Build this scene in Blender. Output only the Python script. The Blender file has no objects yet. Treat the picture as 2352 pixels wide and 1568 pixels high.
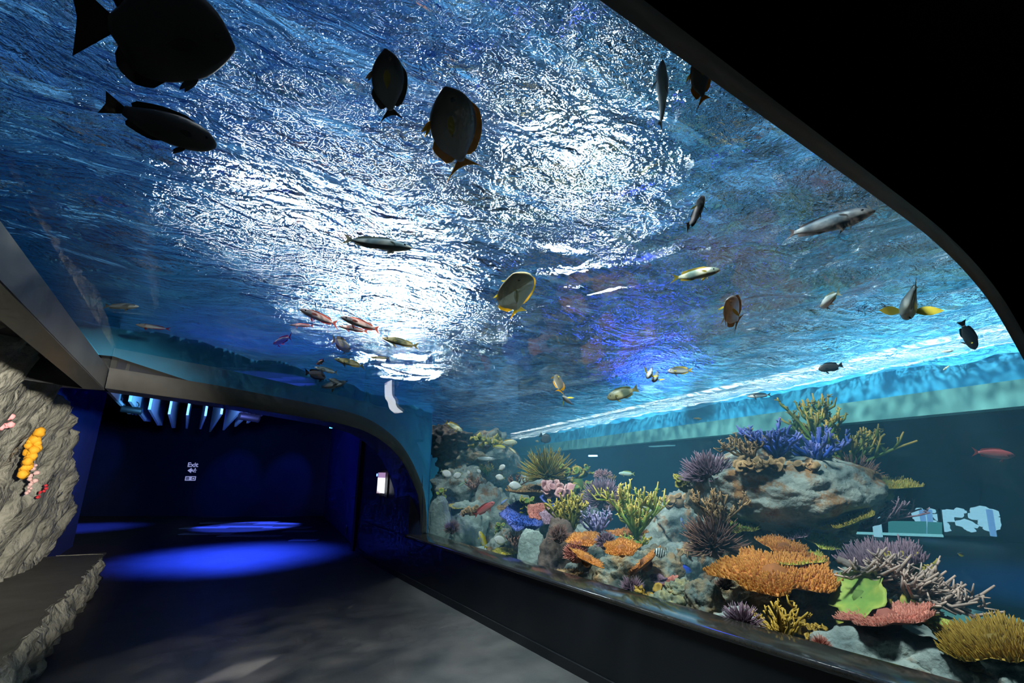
import bpy, bmesh, math, random
import numpy as np
from mathutils import Vector, Matrix, noise

scene = bpy.context.scene
COL = scene.collection

# ------------------------------------------------------------------ camera
CAM_H, FPX, PITCH, YAW = 1.65, 1097.0, math.radians(15.3), math.radians(33.5)
cam_d = bpy.data.cameras.new('camera')
cam_d.sensor_fit = 'HORIZONTAL'; cam_d.sensor_width = 36.0
cam_d.lens = FPX / 2352 * 36.0
cam_d.clip_start = 0.02; cam_d.clip_end = 200
cam = bpy.data.objects.new('camera', cam_d); COL.objects.link(cam)
cam.location = (0, 0, CAM_H)
cam.rotation_euler = (math.pi / 2 + PITCH, 0, -YAW)
scene.camera = cam
_F = Vector((math.sin(YAW) * math.cos(PITCH), math.cos(YAW) * math.cos(PITCH), math.sin(PITCH)))
_R = Vector((math.cos(YAW), -math.sin(YAW), 0))
_U = _R.cross(_F)
CAMP = Vector((0, 0, CAM_H))
def ray(px, py): return _F + (px - 1176) / FPX * _R + (784 - py) / FPX * _U
def at(px, py, depth): return CAMP + depth * ray(px, py)
def at_z(px, py, z):
    d = ray(px, py); return CAMP + (z - CAM_H) / d.z * d
def at_x(px, py, x):
    d = ray(px, py); return CAMP + x / d.x * d

# ------------------------------------------------------------------ world, sun, exposure
world = bpy.data.worlds.new('world'); scene.world = world; world.use_nodes = True
wn = world.node_tree.nodes; bg = wn['Background']
bg.inputs[0].default_value = (0.16, 0.50, 0.90, 1); bg.inputs[1].default_value = 1.25
scene.view_settings.view_transform = 'Standard'; scene.view_settings.look = 'None'
scene.view_settings.exposure = 0.0; scene.view_settings.gamma = 1.0
scene.view_settings.use_curve_mapping = False
cy = scene.cycles
cy.use_denoising = True; cy.use_adaptive_sampling = True; cy.adaptive_threshold = 0.06; cy.adaptive_min_samples = 12
cy.max_bounces = 5; cy.diffuse_bounces = 2; cy.glossy_bounces = 2; cy.transmission_bounces = 3
cy.transparent_max_bounces = 16; cy.volume_bounces = 0
cy.caustics_reflective = False; cy.caustics_refractive = False
cy.sample_clamp_indirect = 4.0

def light(name, kind, loc, power, color, target=None, size=0.3, spot=60, blend=0.6, **k):
    d = bpy.data.lights.new(name, kind); d.energy = power; d.color = color
    if kind == 'AREA':
        d.shape = 'DISK'; d.size = size
    elif kind == 'SUN':
        d.angle = size
    else:
        d.shadow_soft_size = size
    if kind == 'SPOT':
        d.spot_size = math.radians(spot); d.spot_blend = blend
    o = bpy.data.objects.new(name, d); COL.objects.link(o); o.location = loc
    if target is not None:
        o.rotation_euler = (Vector(target) - Vector(loc)).to_track_quat('-Z', 'Y').to_euler()
    return o
light('sun_light', 'SUN', (0, 0, 20), 3.0, (1, 0.97, 0.9), target=(-2.0, -5.0, 0), size=0.02)

# ------------------------------------------------------------------ helpers
def tag(o, label=None, cat=None, group=None, kind=None):
    if label: o['label'] = label
    if cat: o['category'] = cat
    if group: o['group'] = group
    if kind: o['kind'] = kind
    return o
def empty(name, loc=(0, 0, 0)):
    o = bpy.data.objects.new(name, None); COL.objects.link(o); o.location = loc
    o.empty_display_size = 0.05
    return o
def mesh_obj(name, verts, faces, mat=None, parent=None, smooth=False, attr=None):
    me = bpy.data.meshes.new(name)
    me.from_pydata([tuple(v) for v in verts], [], [tuple(f) for f in faces]); me.update()
    if attr is not None:
        a = me.attributes.new('tip', 'FLOAT', 'POINT'); a.data.foreach_set('value', np.asarray(attr, dtype=np.float32))
    if smooth: me.polygons.foreach_set('use_smooth', [True] * len(me.polygons))
    if mat: me.materials.append(mat)
    o = bpy.data.objects.new(name, me); COL.objects.link(o)
    if parent: o.parent = parent
    return o
def fix_normals(o):
    bm = bmesh.new(); bm.from_mesh(o.data); bmesh.ops.recalc_face_normals(bm, faces=bm.faces)
    bm.to_mesh(o.data); bm.free()
    return o
def part(o, root):
    o.parent = root; o.matrix_parent_inverse = root.matrix_world.inverted() if False else Matrix.Translation(-Vector(root.location)); return o
def struct(o): o['kind'] = 'structure'; return o
def box_vf(c, s, rot=None):
    v = [Vector(((i & 1) - .5, ((i >> 1) & 1) - .5, ((i >> 2) & 1) - .5)) for i in range(8)]
    v = [Vector((p.x * s[0], p.y * s[1], p.z * s[2])) for p in v]
    if rot is not None: v = [rot @ p for p in v]
    v = [p + Vector(c) for p in v]
    return v, [(0, 2, 3, 1), (4, 5, 7, 6), (0, 1, 5, 4), (2, 6, 7, 3), (0, 4, 6, 2), (1, 3, 7, 5)]
def box(name, c, s, mat, parent=None, rot=None, bevel=0):
    v, f = box_vf(c, s, rot)
    o = mesh_obj(name, v, f, mat, parent)
    if bevel:
        bm = bmesh.new(); bm.from_mesh(o.data)
        bmesh.ops.bevel(bm, geom=bm.edges[:], offset=bevel, segments=2, affect='EDGES'); bm.to_mesh(o.data); bm.free()
    return o
class MB:
    def __init__(s): s.v = []; s.f = []; s.a = []
    def add(s, v, f, a=None):
        n = len(s.v); s.v += [tuple(p) for p in v]; s.f += [tuple(i + n for i in q) for q in f]
        s.a += list(a) if a is not None else [0.0] * len(v)
    def tube(s, pts, radii, seg=6, tips=None, cap=True):
        pts = [Vector(p) for p in pts]; n = len(pts); V = []; A = []
        prev = None
        for i, p in enumerate(pts):
            d = (pts[min(i + 1, n - 1)] - pts[max(i - 1, 0)])
            d = d.normalized() if d.length > 1e-9 else Vector((0, 0, 1))
            if prev is None:
                a = d.orthogonal().normalized()
            else:
                a = prev - d * prev.dot(d); a = a.normalized() if a.length > 1e-6 else d.orthogonal().normalized()
            prev = a; b = d.cross(a)
            for k in range(seg):
                t = 2 * math.pi * k / seg
                V.append(p + (a * math.cos(t) + b * math.sin(t)) * radii[i]); A.append(tips[i] if tips else i / max(1, n - 1))
        Fs = []
        for i in range(n - 1):
            for k in range(seg):
                k2 = (k + 1) % seg
                Fs.append((i * seg + k, i * seg + k2, (i + 1) * seg + k2, (i + 1) * seg + k))
        if cap:
            Fs.append(tuple(range(seg))[::-1]); Fs.append(tuple((n - 1) * seg + k for k in range(seg)))
        s.add(V, Fs, A)
    def build(s, name, mat, parent=None, smooth=True):
        return mesh_obj(name, s.v, s.f, mat, parent, smooth, s.a)

# ------------------------------------------------------------------ materials
_mats = {}
def newmat(name):
    m = bpy.data.materials.new(name); m.use_nodes = True
    nt = m.node_tree; return m, nt, nt.nodes, nt.links, nt.nodes['Principled BSDF']
def mat(name, color, rough=0.6, color2=None, scale=5.0, bump=0.0, bscale=20.0, metallic=0.0, spec=0.5, detail=4.0, ramp=(0.35, 0.65), color3=None, coat=0.0, bdist=0.02):
    if name in _mats: return _mats[name]
    m, nt, N, L, P = newmat(name)
    P.inputs['Base Color'].default_value = (*color, 1); P.inputs['Roughness'].default_value = rough
    P.inputs['Metallic'].default_value = metallic; P.inputs['Specular IOR Level'].default_value = spec
    P.inputs['Coat Weight'].default_value = coat
    tc = N.new('ShaderNodeTexCoord')
    if color2:
        nz = N.new('ShaderNodeTexNoise'); nz.inputs['Scale'].default_value = scale; nz.inputs['Detail'].default_value = detail
        nz.inputs['Roughness'].default_value = 0.68
        L.new(tc.outputs['Object'], nz.inputs['Vector'])
        cr = N.new('ShaderNodeValToRGB'); e = cr.color_ramp.elements
        e[0].position = ramp[0]; e[0].color = (*color, 1); e[1].position = ramp[1]; e[1].color = (*color2, 1)
        if color3:
            x = e.new(min(1, ramp[1] + 0.1)); x.color = (*color3, 1)
        L.new(nz.outputs['Fac'], cr.inputs['Fac']); L.new(cr.outputs['Color'], P.inputs['Base Color'])
    if bump:
        nb = N.new('ShaderNodeTexNoise'); nb.inputs['Scale'].default_value = bscale; nb.inputs['Detail'].default_value = 6
        L.new(tc.outputs['Object'], nb.inputs['Vector'])
        b = N.new('ShaderNodeBump'); b.inputs['Strength'].default_value = bump; b.inputs['Distance'].default_value = bdist
        L.new(nb.outputs['Fac'], b.inputs['Height']); L.new(b.outputs['Normal'], P.inputs['Normal'])
    _mats[name] = m
    return m
def emis(name, color, strength):
    if name in _mats: return _mats[name]
    m, nt, N, L, P = newmat(name)
    P.inputs['Base Color'].default_value = (0, 0, 0, 1)
    P.inputs['Emission Color'].default_value = (*color, 1); P.inputs['Emission Strength'].default_value = strength
    _mats[name] = m
    return m
def glass_mat(name, tint, refl=1.0, rough=0.02, power=5.0, base=0.02):
    """clear sheet: straight transmission, mirror reflection growing towards grazing view"""
    m, nt, N, L, P = newmat(name); N.remove(P); out = N['Material Output']
    lw = N.new('ShaderNodeLayerWeight'); lw.inputs['Blend'].default_value = 0.5   # facing: 0 head-on, 1 grazing
    pw = N.new('ShaderNodeMath'); pw.operation = 'POWER'; pw.inputs[1].default_value = power
    L.new(lw.outputs['Facing'], pw.inputs[0])
    ma = N.new('ShaderNodeMath'); ma.operation = 'MULTIPLY_ADD'; ma.inputs[1].default_value = refl; ma.inputs[2].default_value = base
    L.new(pw.outputs[0], ma.inputs[0])
    t = N.new('ShaderNodeBsdfTransparent'); t.inputs[0].default_value = (*tint, 1)
    g = N.new('ShaderNodeBsdfGlossy'); g.inputs['Roughness'].default_value = rough
    mx = N.new('ShaderNodeMixShader'); L.new(ma.outputs[0], mx.inputs[0]); L.new(t.outputs[0], mx.inputs[1]); L.new(g.outputs[0], mx.inputs[2])
    L.new(mx.outputs[0], out.inputs['Surface'])
    _mats[name] = m
    return m
def water_mat():
    m, nt, N, L, P = newmat('rippled_water'); N.remove(P); out = N['Material Output']
    tc = N.new('ShaderNodeTexCoord')
    def nz(scale, detail, dist, stretch=None):
        n = N.new('ShaderNodeTexNoise'); n.inputs['Scale'].default_value = scale; n.inputs['Detail'].default_value = detail
        n.inputs['Distortion'].default_value = dist; n.inputs['Roughness'].default_value = 0.55
        if stretch:
            mp = N.new('ShaderNodeMapping'); mp.inputs['Scale'].default_value = stretch; mp.inputs['Rotation'].default_value = (0, 0, 0.5)
            L.new(tc.outputs['Object'], mp.inputs['Vector']); L.new(mp.outputs[0], n.inputs['Vector'])
        else:
            L.new(tc.outputs['Object'], n.inputs['Vector'])
        return n
    a = nz(9.0, 3, 1.0, (1.0, 1.7, 1)); b = nz(52.0, 3, 0.8); w0 = nz(2.6, 2, 0.8, (1.0, 2.2, 1))
    s = N.new('ShaderNodeMath'); s.operation = 'MULTIPLY_ADD'; s.inputs[1].default_value = 0.30
    L.new(b.outputs['Fac'], s.inputs[0])
    s0 = N.new('ShaderNodeMath'); s0.operation = 'MULTIPLY_ADD'; s0.inputs[1].default_value = 1.8; L.new(w0.outputs['Fac'], s0.inputs[0]); L.new(a.outputs['Fac'], s0.inputs[2]); L.new(s0.outputs[0], s.inputs[2])
    bp = N.new('ShaderNodeBump'); bp.inputs['Strength'].default_value = 1.0; bp.inputs['Distance'].default_value = 0.085
    L.new(s.outputs[0], bp.inputs['Height'])
    rf = N.new('ShaderNodeBsdfRefraction'); rf.inputs['IOR'].default_value = 0.85; rf.inputs['Roughness'].default_value = 0.07
    rf.inputs['Color'].default_value = (0.80, 0.93, 1, 1); L.new(bp.outputs[0], rf.inputs['Normal'])
    gl = N.new('ShaderNodeBsdfGlossy'); gl.inputs['Roughness'].default_value = 0.03; L.new(bp.outputs[0], gl.inputs['Normal'])
    tr = N.new('ShaderNodeBsdfTransparent')
    c = nz(4.2, 3, 1.6, (1.0, 2.0, 1)); cr = N.new('ShaderNodeValToRGB'); e = cr.color_ramp.elements  # caustic light pattern painted into the transparent colour
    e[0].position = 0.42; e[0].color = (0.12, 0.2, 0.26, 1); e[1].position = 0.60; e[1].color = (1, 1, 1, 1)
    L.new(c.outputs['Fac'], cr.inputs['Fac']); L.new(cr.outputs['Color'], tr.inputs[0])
    rg = N.new('ShaderNodeBsdfRefraction'); rg.inputs['IOR'].default_value = 1.22; rg.inputs['Roughness'].default_value = 0.05
    rg.inputs['Color'].default_value = (0.80, 0.93, 1, 1); L.new(bp.outputs[0], rg.inputs['Normal'])
    m0 = N.new('ShaderNodeMixShader'); m0.inputs[0].default_value = 0.34; L.new(rf.outputs[0], m0.inputs[1]); L.new(rg.outputs[0], m0.inputs[2])
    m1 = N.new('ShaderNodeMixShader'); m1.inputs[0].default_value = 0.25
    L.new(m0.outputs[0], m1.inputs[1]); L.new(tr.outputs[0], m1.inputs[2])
    lw = N.new('ShaderNodeLayerWeight'); lw.inputs['Blend'].default_value = 0.5; L.new(bp.outputs[0], lw.inputs['Normal'])
    mr = N.new('ShaderNodeMapRange'); mr.inputs['From Min'].default_value = 0.45; mr.inputs['From Max'].default_value = 0.72
    mr.inputs['To Min'].default_value = 0.03; mr.inputs['To Max'].default_value = 0.85
    L.new(lw.outputs['Facing'], mr.inputs['Value'])
    m2 = N.new('ShaderNodeMixShader'); L.new(mr.outputs[0], m2.inputs[0]); L.new(m1.outputs[0], m2.inputs[1]); L.new(gl.outputs[0], m2.inputs[2])
    L.new(m2.outputs[0], out.inputs['Surface'])
    return m

M_black = mat('black_paint', (0.006, 0.007, 0.009), 0.55)
M_navy = mat('navy_paint', (0.006, 0.014, 0.045), 0.45, (0.008, 0.018, 0.055), 2.0)
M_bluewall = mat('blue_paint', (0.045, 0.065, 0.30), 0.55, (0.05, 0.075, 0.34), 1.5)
M_dado = mat('dark_dado', (0.008, 0.010, 0.013), 0.4, (0.011, 0.013, 0.017), 1.0, spec=.3)
M_frame = mat('grey_metal_frame', (0.065, 0.066, 0.068), 0.42, (0.09, 0.091, 0.094), 3.0, metallic=0.2)
M_portal = mat('dark_portal_metal', (0.028, 0.027, 0.025), 0.5, (0.042, 0.04, 0.037), 3.0)
M_floor = mat('grey_vinyl_floor', (0.062, 0.060, 0.060), 0.5, (0.085, 0.082, 0.08), 2.5, bump=0.08, bscale=60, spec=.3)
M_sill = mat('polished_black_stone', (0.02, 0.018, 0.015), 0.10, (0.03, 0.027, 0.022), 30, spec=0.7)
M_rockwall = mat('sprayed_rock_wall', (0.20, 0.195, 0.155), 0.9, (0.34, 0.325, 0.27), 3.0, bump=1.0, bscale=11, ramp=(0.3, 0.7), bdist=.05)
M_bench = mat('smooth_bench_top', (0.10, 0.095, 0.08), 0.6, (0.13, 0.125, 0.105), 3.0, spec=.3)
M_tankblue = mat('tank_blue_paint', (0.03, 0.36, 0.68), 0.5, (0.05, 0.45, 0.76), 1.2)
M_teal = mat('teal_tank_frame', (0.15, 0.42, 0.42), 0.4)
M_sand = mat('tank_sand', (0.42, 0.48, 0.45), 0.9, (0.30, 0.38, 0.37), 6, bump=0.3)
M_hall = mat('far_hall_paint', (0.02, 0.05, 0.08), 0.6)
M_acrylic = glass_mat('clear_acrylic', (0.93, 0.985, 1.0), refl=0.8, rough=0.015, power=4.0)
M_pane = glass_mat('tank_window_glass', (0.55, 0.80, 0.86), refl=0.6, rough=0.02)
M_water = water_mat()

# ------------------------------------------------------------------ plan curves
def xr(y): return float(np.interp(y, [0, 2.2, 4, 7.8, 9.8, 11.3], [2.97, 2.98, 3.03, 3.14, 3.22, 3.36]))
Z_SILL, Z_CEIL, Z_WATER = 0.68, 2.34, 2.66
NEAR_Y = 0.38
near_prof = [(-.55, 2.34), (0.2, 2.34), (0.9, 2.34), (1.6, 2.34), (1.85, 2.325), (2.07, 2.29), (2.29, 2.22), (2.5, 2.08), (2.75, 1.87), (2.96, 1.62), (3.12, 1.30), (3.2, 0.98), (3.22, 0.66)]
far_prof = [(-.53, 2.34), (0.13, 2.34), (0.7, 2.34), (1.25, 2.34), (1.55, 2.335), (1.9, 2.30), (2.27, 2.2), (2.61, 2.05), (2.9, 1.84), (3.13, 1.61), (3.32, 1.37), (3.45, 1.02), (3.49, 0.66)]
port_x = [-.6, -.53, 0.13, 0.65, 1.37, 3.49]; port_y = [4.15, 4.19, 4.59, 5.01, 5.64, 7.83]
def port(x): return float(np.interp(x, port_x, port_y))
def catmull(P, n):
    P = [np.array(p, float) for p in P]; out = []
    for i in range(len(P) - 1):
        p0 = P[max(i - 1, 0)]; p1 = P[i]; p2 = P[i + 1]; p3 = P[min(i + 2, len(P) - 1)]
        for k in range(n):
            t = k / n
            out.append(0.5 * ((2 * p1) + (-p0 + p2) * t + (2 * p0 - 5 * p1 + 4 * p2 - p3) * t * t + (-p0 + 3 * p1 - 3 * p2 + p3) * t ** 3))
    out.append(P[-1]); return out
NP_, FP_ = catmull(near_prof, 4), catmull(far_prof, 4)
def grid_faces(nu, nv):
    return [(i * nv + j, i * nv + j + 1, (i + 1) * nv + j + 1, (i + 1) * nv + j) for i in range(nu - 1) for j in range(nv - 1)]

# ------------------------------------------------------------------ structure: the tunnel window
nv = 25; V = []
for a, b in zip(NP_, FP_):
    pf = (b[0], port(b[0]), b[1])
    for j in range(nv):
        t = j / (nv - 1); tt = t ** 1.7
        V.append((a[0] + (pf[0] - a[0]) * tt, NEAR_Y + (pf[1] - NEAR_Y) * t, a[1] + (pf[2] - a[1]) * tt))
ac = mesh_obj('window_1', V, grid_faces(len(NP_), nv), M_acrylic, None, True)
tag(struct(ac), 'clear curved acrylic tunnel ceiling and side window', 'window')
def xg(y):
    t = max(0, min(1, (y - NEAR_Y) / (7.83 - NEAR_Y))); return 3.22 + 0.27 * t ** 1.7

# floor, walls
fl = mesh_obj('floor', [(-9, -4, 0), (9, -4, 0), (9, 32, 0), (-9, 32, 0)], [(0, 1, 2, 3)], M_floor); tag(struct(fl), 'dark grey floor lit blue at the far end', 'floor')
ys = [NEAR_Y - 4] + list(np.linspace(0.3, 11.3, 30))
V = [];
for y in ys: V += [(xr(y), y, 0), (xr(y), y, Z_SILL - .03)]
F = [(2 * i, 2 * i + 2, 2 * i + 3, 2 * i + 1) for i in range(len(ys) - 1)]
tag(struct(mesh_obj('wall_right', V, F, M_dado)), 'black wall under the polished tank sill', 'wall')
V = []; 
for y in ys:
    V += [(xr(y) - .018, y, 0), (xr(y) - .018, y, .085), (xr(y), y, .085)]
F = []
for i in range(len(ys) - 1):
    a = 3 * i; F += [(a, a + 3, a + 4, a + 1), (a + 1, a + 4, a + 5, a + 2)]
tag(struct(mesh_obj('baseboard_right', V, F, M_black)), 'low black skirting along the tank wall', 'skirting')
# sill with rounded nose
ys2 = list(np.linspace(0.1, 7.83, 40)); V = []; sec = []
for y in ys2:
    x0, x1 = xr(y), xg(y) + .03
    V += [(x0, y, Z_SILL - .05), (x0 - .022, y, Z_SILL - .042), (x0 - .03, y, Z_SILL - .022), (x0 - .022, y, Z_SILL - .005), (x0 - .004, y, Z_SILL), (x1, y, Z_SILL)]
F = [(i * 6 + j, (i + 1) * 6 + j, (i + 1) * 6 + j + 1, i * 6 + j + 1) for i in range(len(ys2) - 1) for j in range(5)]
F += [tuple(range(6)), tuple(len(V) - 6 + k for k in range(6))]
tag(struct(mesh_obj('trim_1', V, F, M_sill, None, True)), 'polished black stone sill below the tank window', 'sill')

# wall beyond the tank window, up to the jamb
V = [(3.31, 7.62, 0), (3.31, 7.62, 1.15)]; yy = [7.83, 8.6, 9.4, 10.2, 11.25]
for y in yy: V += [(xr(y) + .02, y, 0), (xr(y) + .02, y, 4.2)]
F = [(2 * i, 2 * i + 2, 2 * i + 3, 2 * i + 1) for i in range(len(yy))]
tag(struct(mesh_obj('wall_passage', V, F, M_navy)), 'dark navy passage wall beside the arch', 'wall')
box('trim_2', (3.40, 11.30, 1.6), (0.22, 0.16, 3.2), M_black)
tag(struct(bpy.data.objects['trim_2']), 'black full-height jamb at the end of the passage wall', 'jamb')
V = [(3.44, 11.35, 0), (4.78, 20.6, 0), (4.78, 20.6, 4.2), (3.44, 11.35, 4.2)]
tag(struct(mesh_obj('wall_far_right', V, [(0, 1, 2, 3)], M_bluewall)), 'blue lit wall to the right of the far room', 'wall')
V = [(-9, 29.7, 0), (4.78, 20.5, 0), (4.78, 20.5, 4.2), (-9, 29.7, 4.2)]
tag(struct(mesh_obj('wall_far', V, [(0, 1, 2, 3)], M_navy)), 'dark navy end wall with the exit sign', 'wall')
V = [(-1.9, 8.0, 0), (-1.9, 15.5, 0), (-1.9, 15.5, 4.2), (-1.9, 8.0, 4.2), (-2.3, 15.5, 0), (-2.3, 15.5, 4.2)]
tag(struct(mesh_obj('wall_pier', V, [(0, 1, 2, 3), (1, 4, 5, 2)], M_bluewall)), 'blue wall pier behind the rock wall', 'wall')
tag(struct(mesh_obj('wall_far_left', [(-9, 15.5, 0), (-9, 30, 0), (-9, 30, 4.2), (-9, 15.5, 4.2)], [(0, 1, 2, 3)], M_navy)), 'navy wall at the left end of the far room', 'wall')
tag(struct(mesh_obj('wall_far_near', [(-9, 15.5, 0), (-2.3, 15.5, 0), (-2.3, 15.5, 4.2), (-9, 15.5, 4.2)], [(0, 1, 2, 3)], M_navy)), 'navy wall closing the far room behind the pier', 'wall')
# high ceiling of the far room (begins behind the portal)
V = [(-9, 4.6, 4.2), (-.6, 4.9, 4.2), (3.6, 8.9, 4.2), (5.2, 21, 4.2), (5.2, 31, 4.2), (-9, 31, 4.2)]
tag(struct(mesh_obj('ceiling_far', V, [tuple(range(6))], M_black)), 'dark high ceiling of the far room', 'ceiling')
# left: beam face, soffit, wall behind the rock
tag(struct(box('trim_3', (-.60, 2.0, 2.27), (.12, 4.6, .145), M_frame, bevel=.004)), 'grey metal beam along the left edge of the ceiling window', 'frame')
tag(struct(box('ceiling_left', (-1.756, 1.6, 2.42), (2.2, 8.6, .04), M_black)), 'black soffit over the rock wall', 'ceiling')
tag(struct(box('wall_left', (-2.3, 3.5, 2.1), (.1, 15, 4.2), M_black)), 'black wall behind the sculpted rock', 'wall')
# far portal: band that follows the glass end, then barrel
n = len(FP_); fp = FP_
outer = []; inner = []
for i, p in enumerate(fp):
    a = fp[max(i - 1, 0)]; b = fp[min(i + 1, n - 1)]
    t = np.array([b[0] - a[0], b[1] - a[1]]); t /= np.linalg.norm(t)
    nn = np.array([t[1], -t[0]]);  # to the right of travel -> down / inward
    w = 0.14 + 0.05 * i / (n - 1)
    q = p + nn * w
    outer.append(p); inner.append(q)
V = []
for i in range(n):
    o_, q_ = outer[i], inner[i]; k = i / (n - 1)
    yo = port(o_[0]); d = 0.25 + 0.85 * k
    V += [(o_[0], yo, o_[1]), (q_[0], port(q_[0]) if q_[0] < 3.3 else yo - .12, q_[1]), (q_[0], port(q_[0]) + .02, q_[1])]
F = [];
for i in range(n - 1):
    a, b = 3 * i, 3 * i + 3
    F += [(a, b, b + 1, a + 1)]
    F += [(a + 1, b + 1, b + 2, a + 2)]
tag(struct(mesh_obj('trim_4', V, F, M_portal, None, True)), 'dark grey arched portal frame at the end of the tunnel', 'frame')
V = []
for i in range(n):
    q_ = inner[i]; k = i / (n - 1); d = 0.22 + 1.0 * k
    V += [(q_[0], port(q_[0]) + .02, q_[1]), (q_[0], port(q_[0]) + d, q_[1]), (q_[0] + .1, port(q_[0]) + d, 4.2)]
F = []
for i in range(n - 1):
    a, b = 3 * i, 3 * i + 3
    F += [(a, b, b + 1, a + 1), (a + 1, b + 1, b + 2, a + 2)]
tag(struct(mesh_obj('wall_portal', V, F, M_navy, None, False)), 'dark navy arch lining behind the portal frame', 'wall')
tag(struct(mesh_obj('wall_portal_left', [(-2.3, 4.3, 2.35), (-.45, 4.45, 2.2), (-.45, 4.45, 4.2), (-2.3, 4.3, 4.2)], [(0, 1, 2, 3)], M_black)), 'black lintel left of the portal', 'wall')
# near portal wall (black, around the near end of the acrylic)
V = [(-2.3, NEAR_Y, 2.36)] ; prof = [(p[0], p[1]) for p in NP_]
V = [(x, NEAR_Y - .02, z) for x, z in prof] + [(x, NEAR_Y - .02, 5.0) for x, z in prof]
F = [(i, i + 1, n + i + 1, n + i) for i in range(n - 1)]
V += [(-2.3, NEAR_Y - .02, 2.3), (-2.3, NEAR_Y - .02, 5.0), (9, NEAR_Y - .02, 5.0), (9, NEAR_Y - .02, 0), (3.22, NEAR_Y - .02, 0)]
m_ = 2 * n
F += [(m_, 0, n, m_ + 1), (n - 1, m_ + 4, m_ + 3, m_ + 2, 2 * n - 1)]
tag(struct(mesh_obj('wall_near', V, F, M_black)), 'black wall around the near end of the ceiling window', 'wall')
V = []
for (x, z) in prof: V += [(x, NEAR_Y - .02, z), (x, NEAR_Y + .035, z + .0)]
F = [(2 * i, 2 * i + 2, 2 * i + 3, 2 * i + 1) for i in range(n - 1)]
V2 = [];
for (x, z) in prof: V2 += [(x, NEAR_Y - .022, z), (x, NEAR_Y + .012, z - .006), (x, NEAR_Y + .012, z + .02)]
F2 = []
for i in range(n - 1): F2 += [(3 * i, 3 * i + 3, 3 * i + 4, 3 * i + 1), (3 * i + 1, 3 * i + 4, 3 * i + 5, 3 * i + 2)]
tag(struct(mesh_obj('trim_5', V2, F2, M_frame, None, True)), 'thin grey edge strip at the near end of the ceiling window', 'trim')
# closed room around the camera
tag(struct(mesh_obj('wall_back', [(-2.3, -4, 0), (9, -4, 0), (9, -4, 5), (-2.3, -4, 5)], [(0, 1, 2, 3)], M_black)), 'black wall behind the viewer', 'wall')
tag(struct(mesh_obj('ceiling_near', [(-2.3, -4, 3.2), (9, -4, 3.2), (9, NEAR_Y - .02, 3.2), (-2.3, NEAR_Y - .02, 3.2)], [(0, 1, 2, 3)], M_black)), 'black ceiling above the viewer', 'ceiling')
tag(struct(mesh_obj('wall_near_right', [(9, -4, 0), (9, NEAR_Y, 0), (9, NEAR_Y, 5), (9, -4, 5)], [(0, 1, 2, 3)], M_black)), 'black wall right of the viewer', 'wall')
# tank shell
BW = lambda s, z: (9.2 - .242 * s, 14.0 - .970 * s, z)     # back wall, s runs towards the viewer
tag(struct(mesh_obj('wall_tank_end', [(3.52, 7.86, 0), (4.55, 11.6, 0), (4.55, 11.6, 4), (3.52, 7.86, 4), (9.25, 14.05, 0), (9.25, 14.05, 4)], [(0, 1, 2, 3), (1, 4, 5, 2)], M_tankblue)), 'bright blue painted end wall of the tank', 'wall')
V = [];
for x in [-2.6, -.53, 0.13, .65, 1.37, 2.2, 3.0, 3.52]:
    y = (port(x) if x > -.6 else 4.15) + .05
    V += [(x, y, 2.2 if x < 1.5 else 0.6), (x, y, 4)]
for i in range(len(V)):   # the lower edge hugs the acrylic profile
    x, y, z = V[i]
    if z < 3: V[i] = (x, y, float(np.interp(x, [p[0] for p in FP_], [p[1] for p in FP_])) - .03 if x > -.5 else 2.43)
F = [(2 * i, 2 * i + 2, 2 * i + 3, 2 * i + 1) for i in range(7)]
tag(struct(mesh_obj('wall_tank_portal', V, F, M_tankblue)), 'blue tank wall above the far arch', 'wall')
tag(struct(mesh_obj('wall_tank_left', [(-2.6, NEAR_Y, 2.3), (-2.6, 4.3, 2.3), (-2.6, 4.3, 4), (-2.6, NEAR_Y, 4)], [(0, 1, 2, 3)], M_tankblue)), 'blue tank wall past the left beam', 'wall')
tag(struct(mesh_obj('floor_tank', [(3.2, .36, .3), (6.6, .36, .3), (9.4, 14.2, .3), (4.5, 11.7, .3), (3.5, 7.9, .3)], [(0, 1, 2, 3, 4)], M_sand)), 'pale sandy tank bottom', 'floor')
tag(struct(mesh_obj('floor_tank_shelf', [(-2.6, NEAR_Y, 2.446), (-.66, NEAR_Y, 2.446), (-.66, 4.2, 2.446), (-2.6, 4.2, 2.446)], [(0, 1, 2, 3)], M_sand)), 'tank bottom left of the ceiling window', 'floor')
# back wall with its long window
def quadstrip(name, s0, s1, z0, z1, m, off=0.0, thick=0.14):
    nrm = Vector((-.970, .242, 0))
    P = [Vector(BW(s, z)) + nrm * off for s, z in ((s0, z0), (s1, z0), (s1, z1), (s0, z1))]
    Q = [p + nrm * thick for p in P]
    return mesh_obj(name, P + Q, [(0, 1, 2, 3), (7, 6, 5, 4), (0, 4, 5, 1), (1, 5, 6, 2), (2, 6, 7, 3), (3, 7, 4, 0)], m)
tag(struct(quadstrip('wall_tank_back', -.1, 14.2, 2.38, 3.6, M_tankblue, 0, .1)), 'blue tank wall above the long back window', 'wall')
tag(struct(quadstrip('wall_tank_low', -.1, 14.2, 0, .36, M_sand, 0, .1)), 'low pale wall under the long back window', 'wall')
w2 = empty('window_2', BW(7, 1.3)); tag(struct(w2), 'long viewing window in the tank back wall with teal frame', 'window')
part(quadstrip('frame_rail', -.1, 14.2, 2.18, 2.40, M_teal, -.02, .24), w2)
part(quadstrip('frame_rail', -.1, 14.2, .30, .42, M_teal, -.02, .2), w2)
part(quadstrip('frame_post', .55, 1.55, .42, 2.18, M_teal, -.02, .2), w2)
part(quadstrip('pane', 1.5, 14.2, .42, 2.18, M_pane, -.04, .01), w2)
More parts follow.
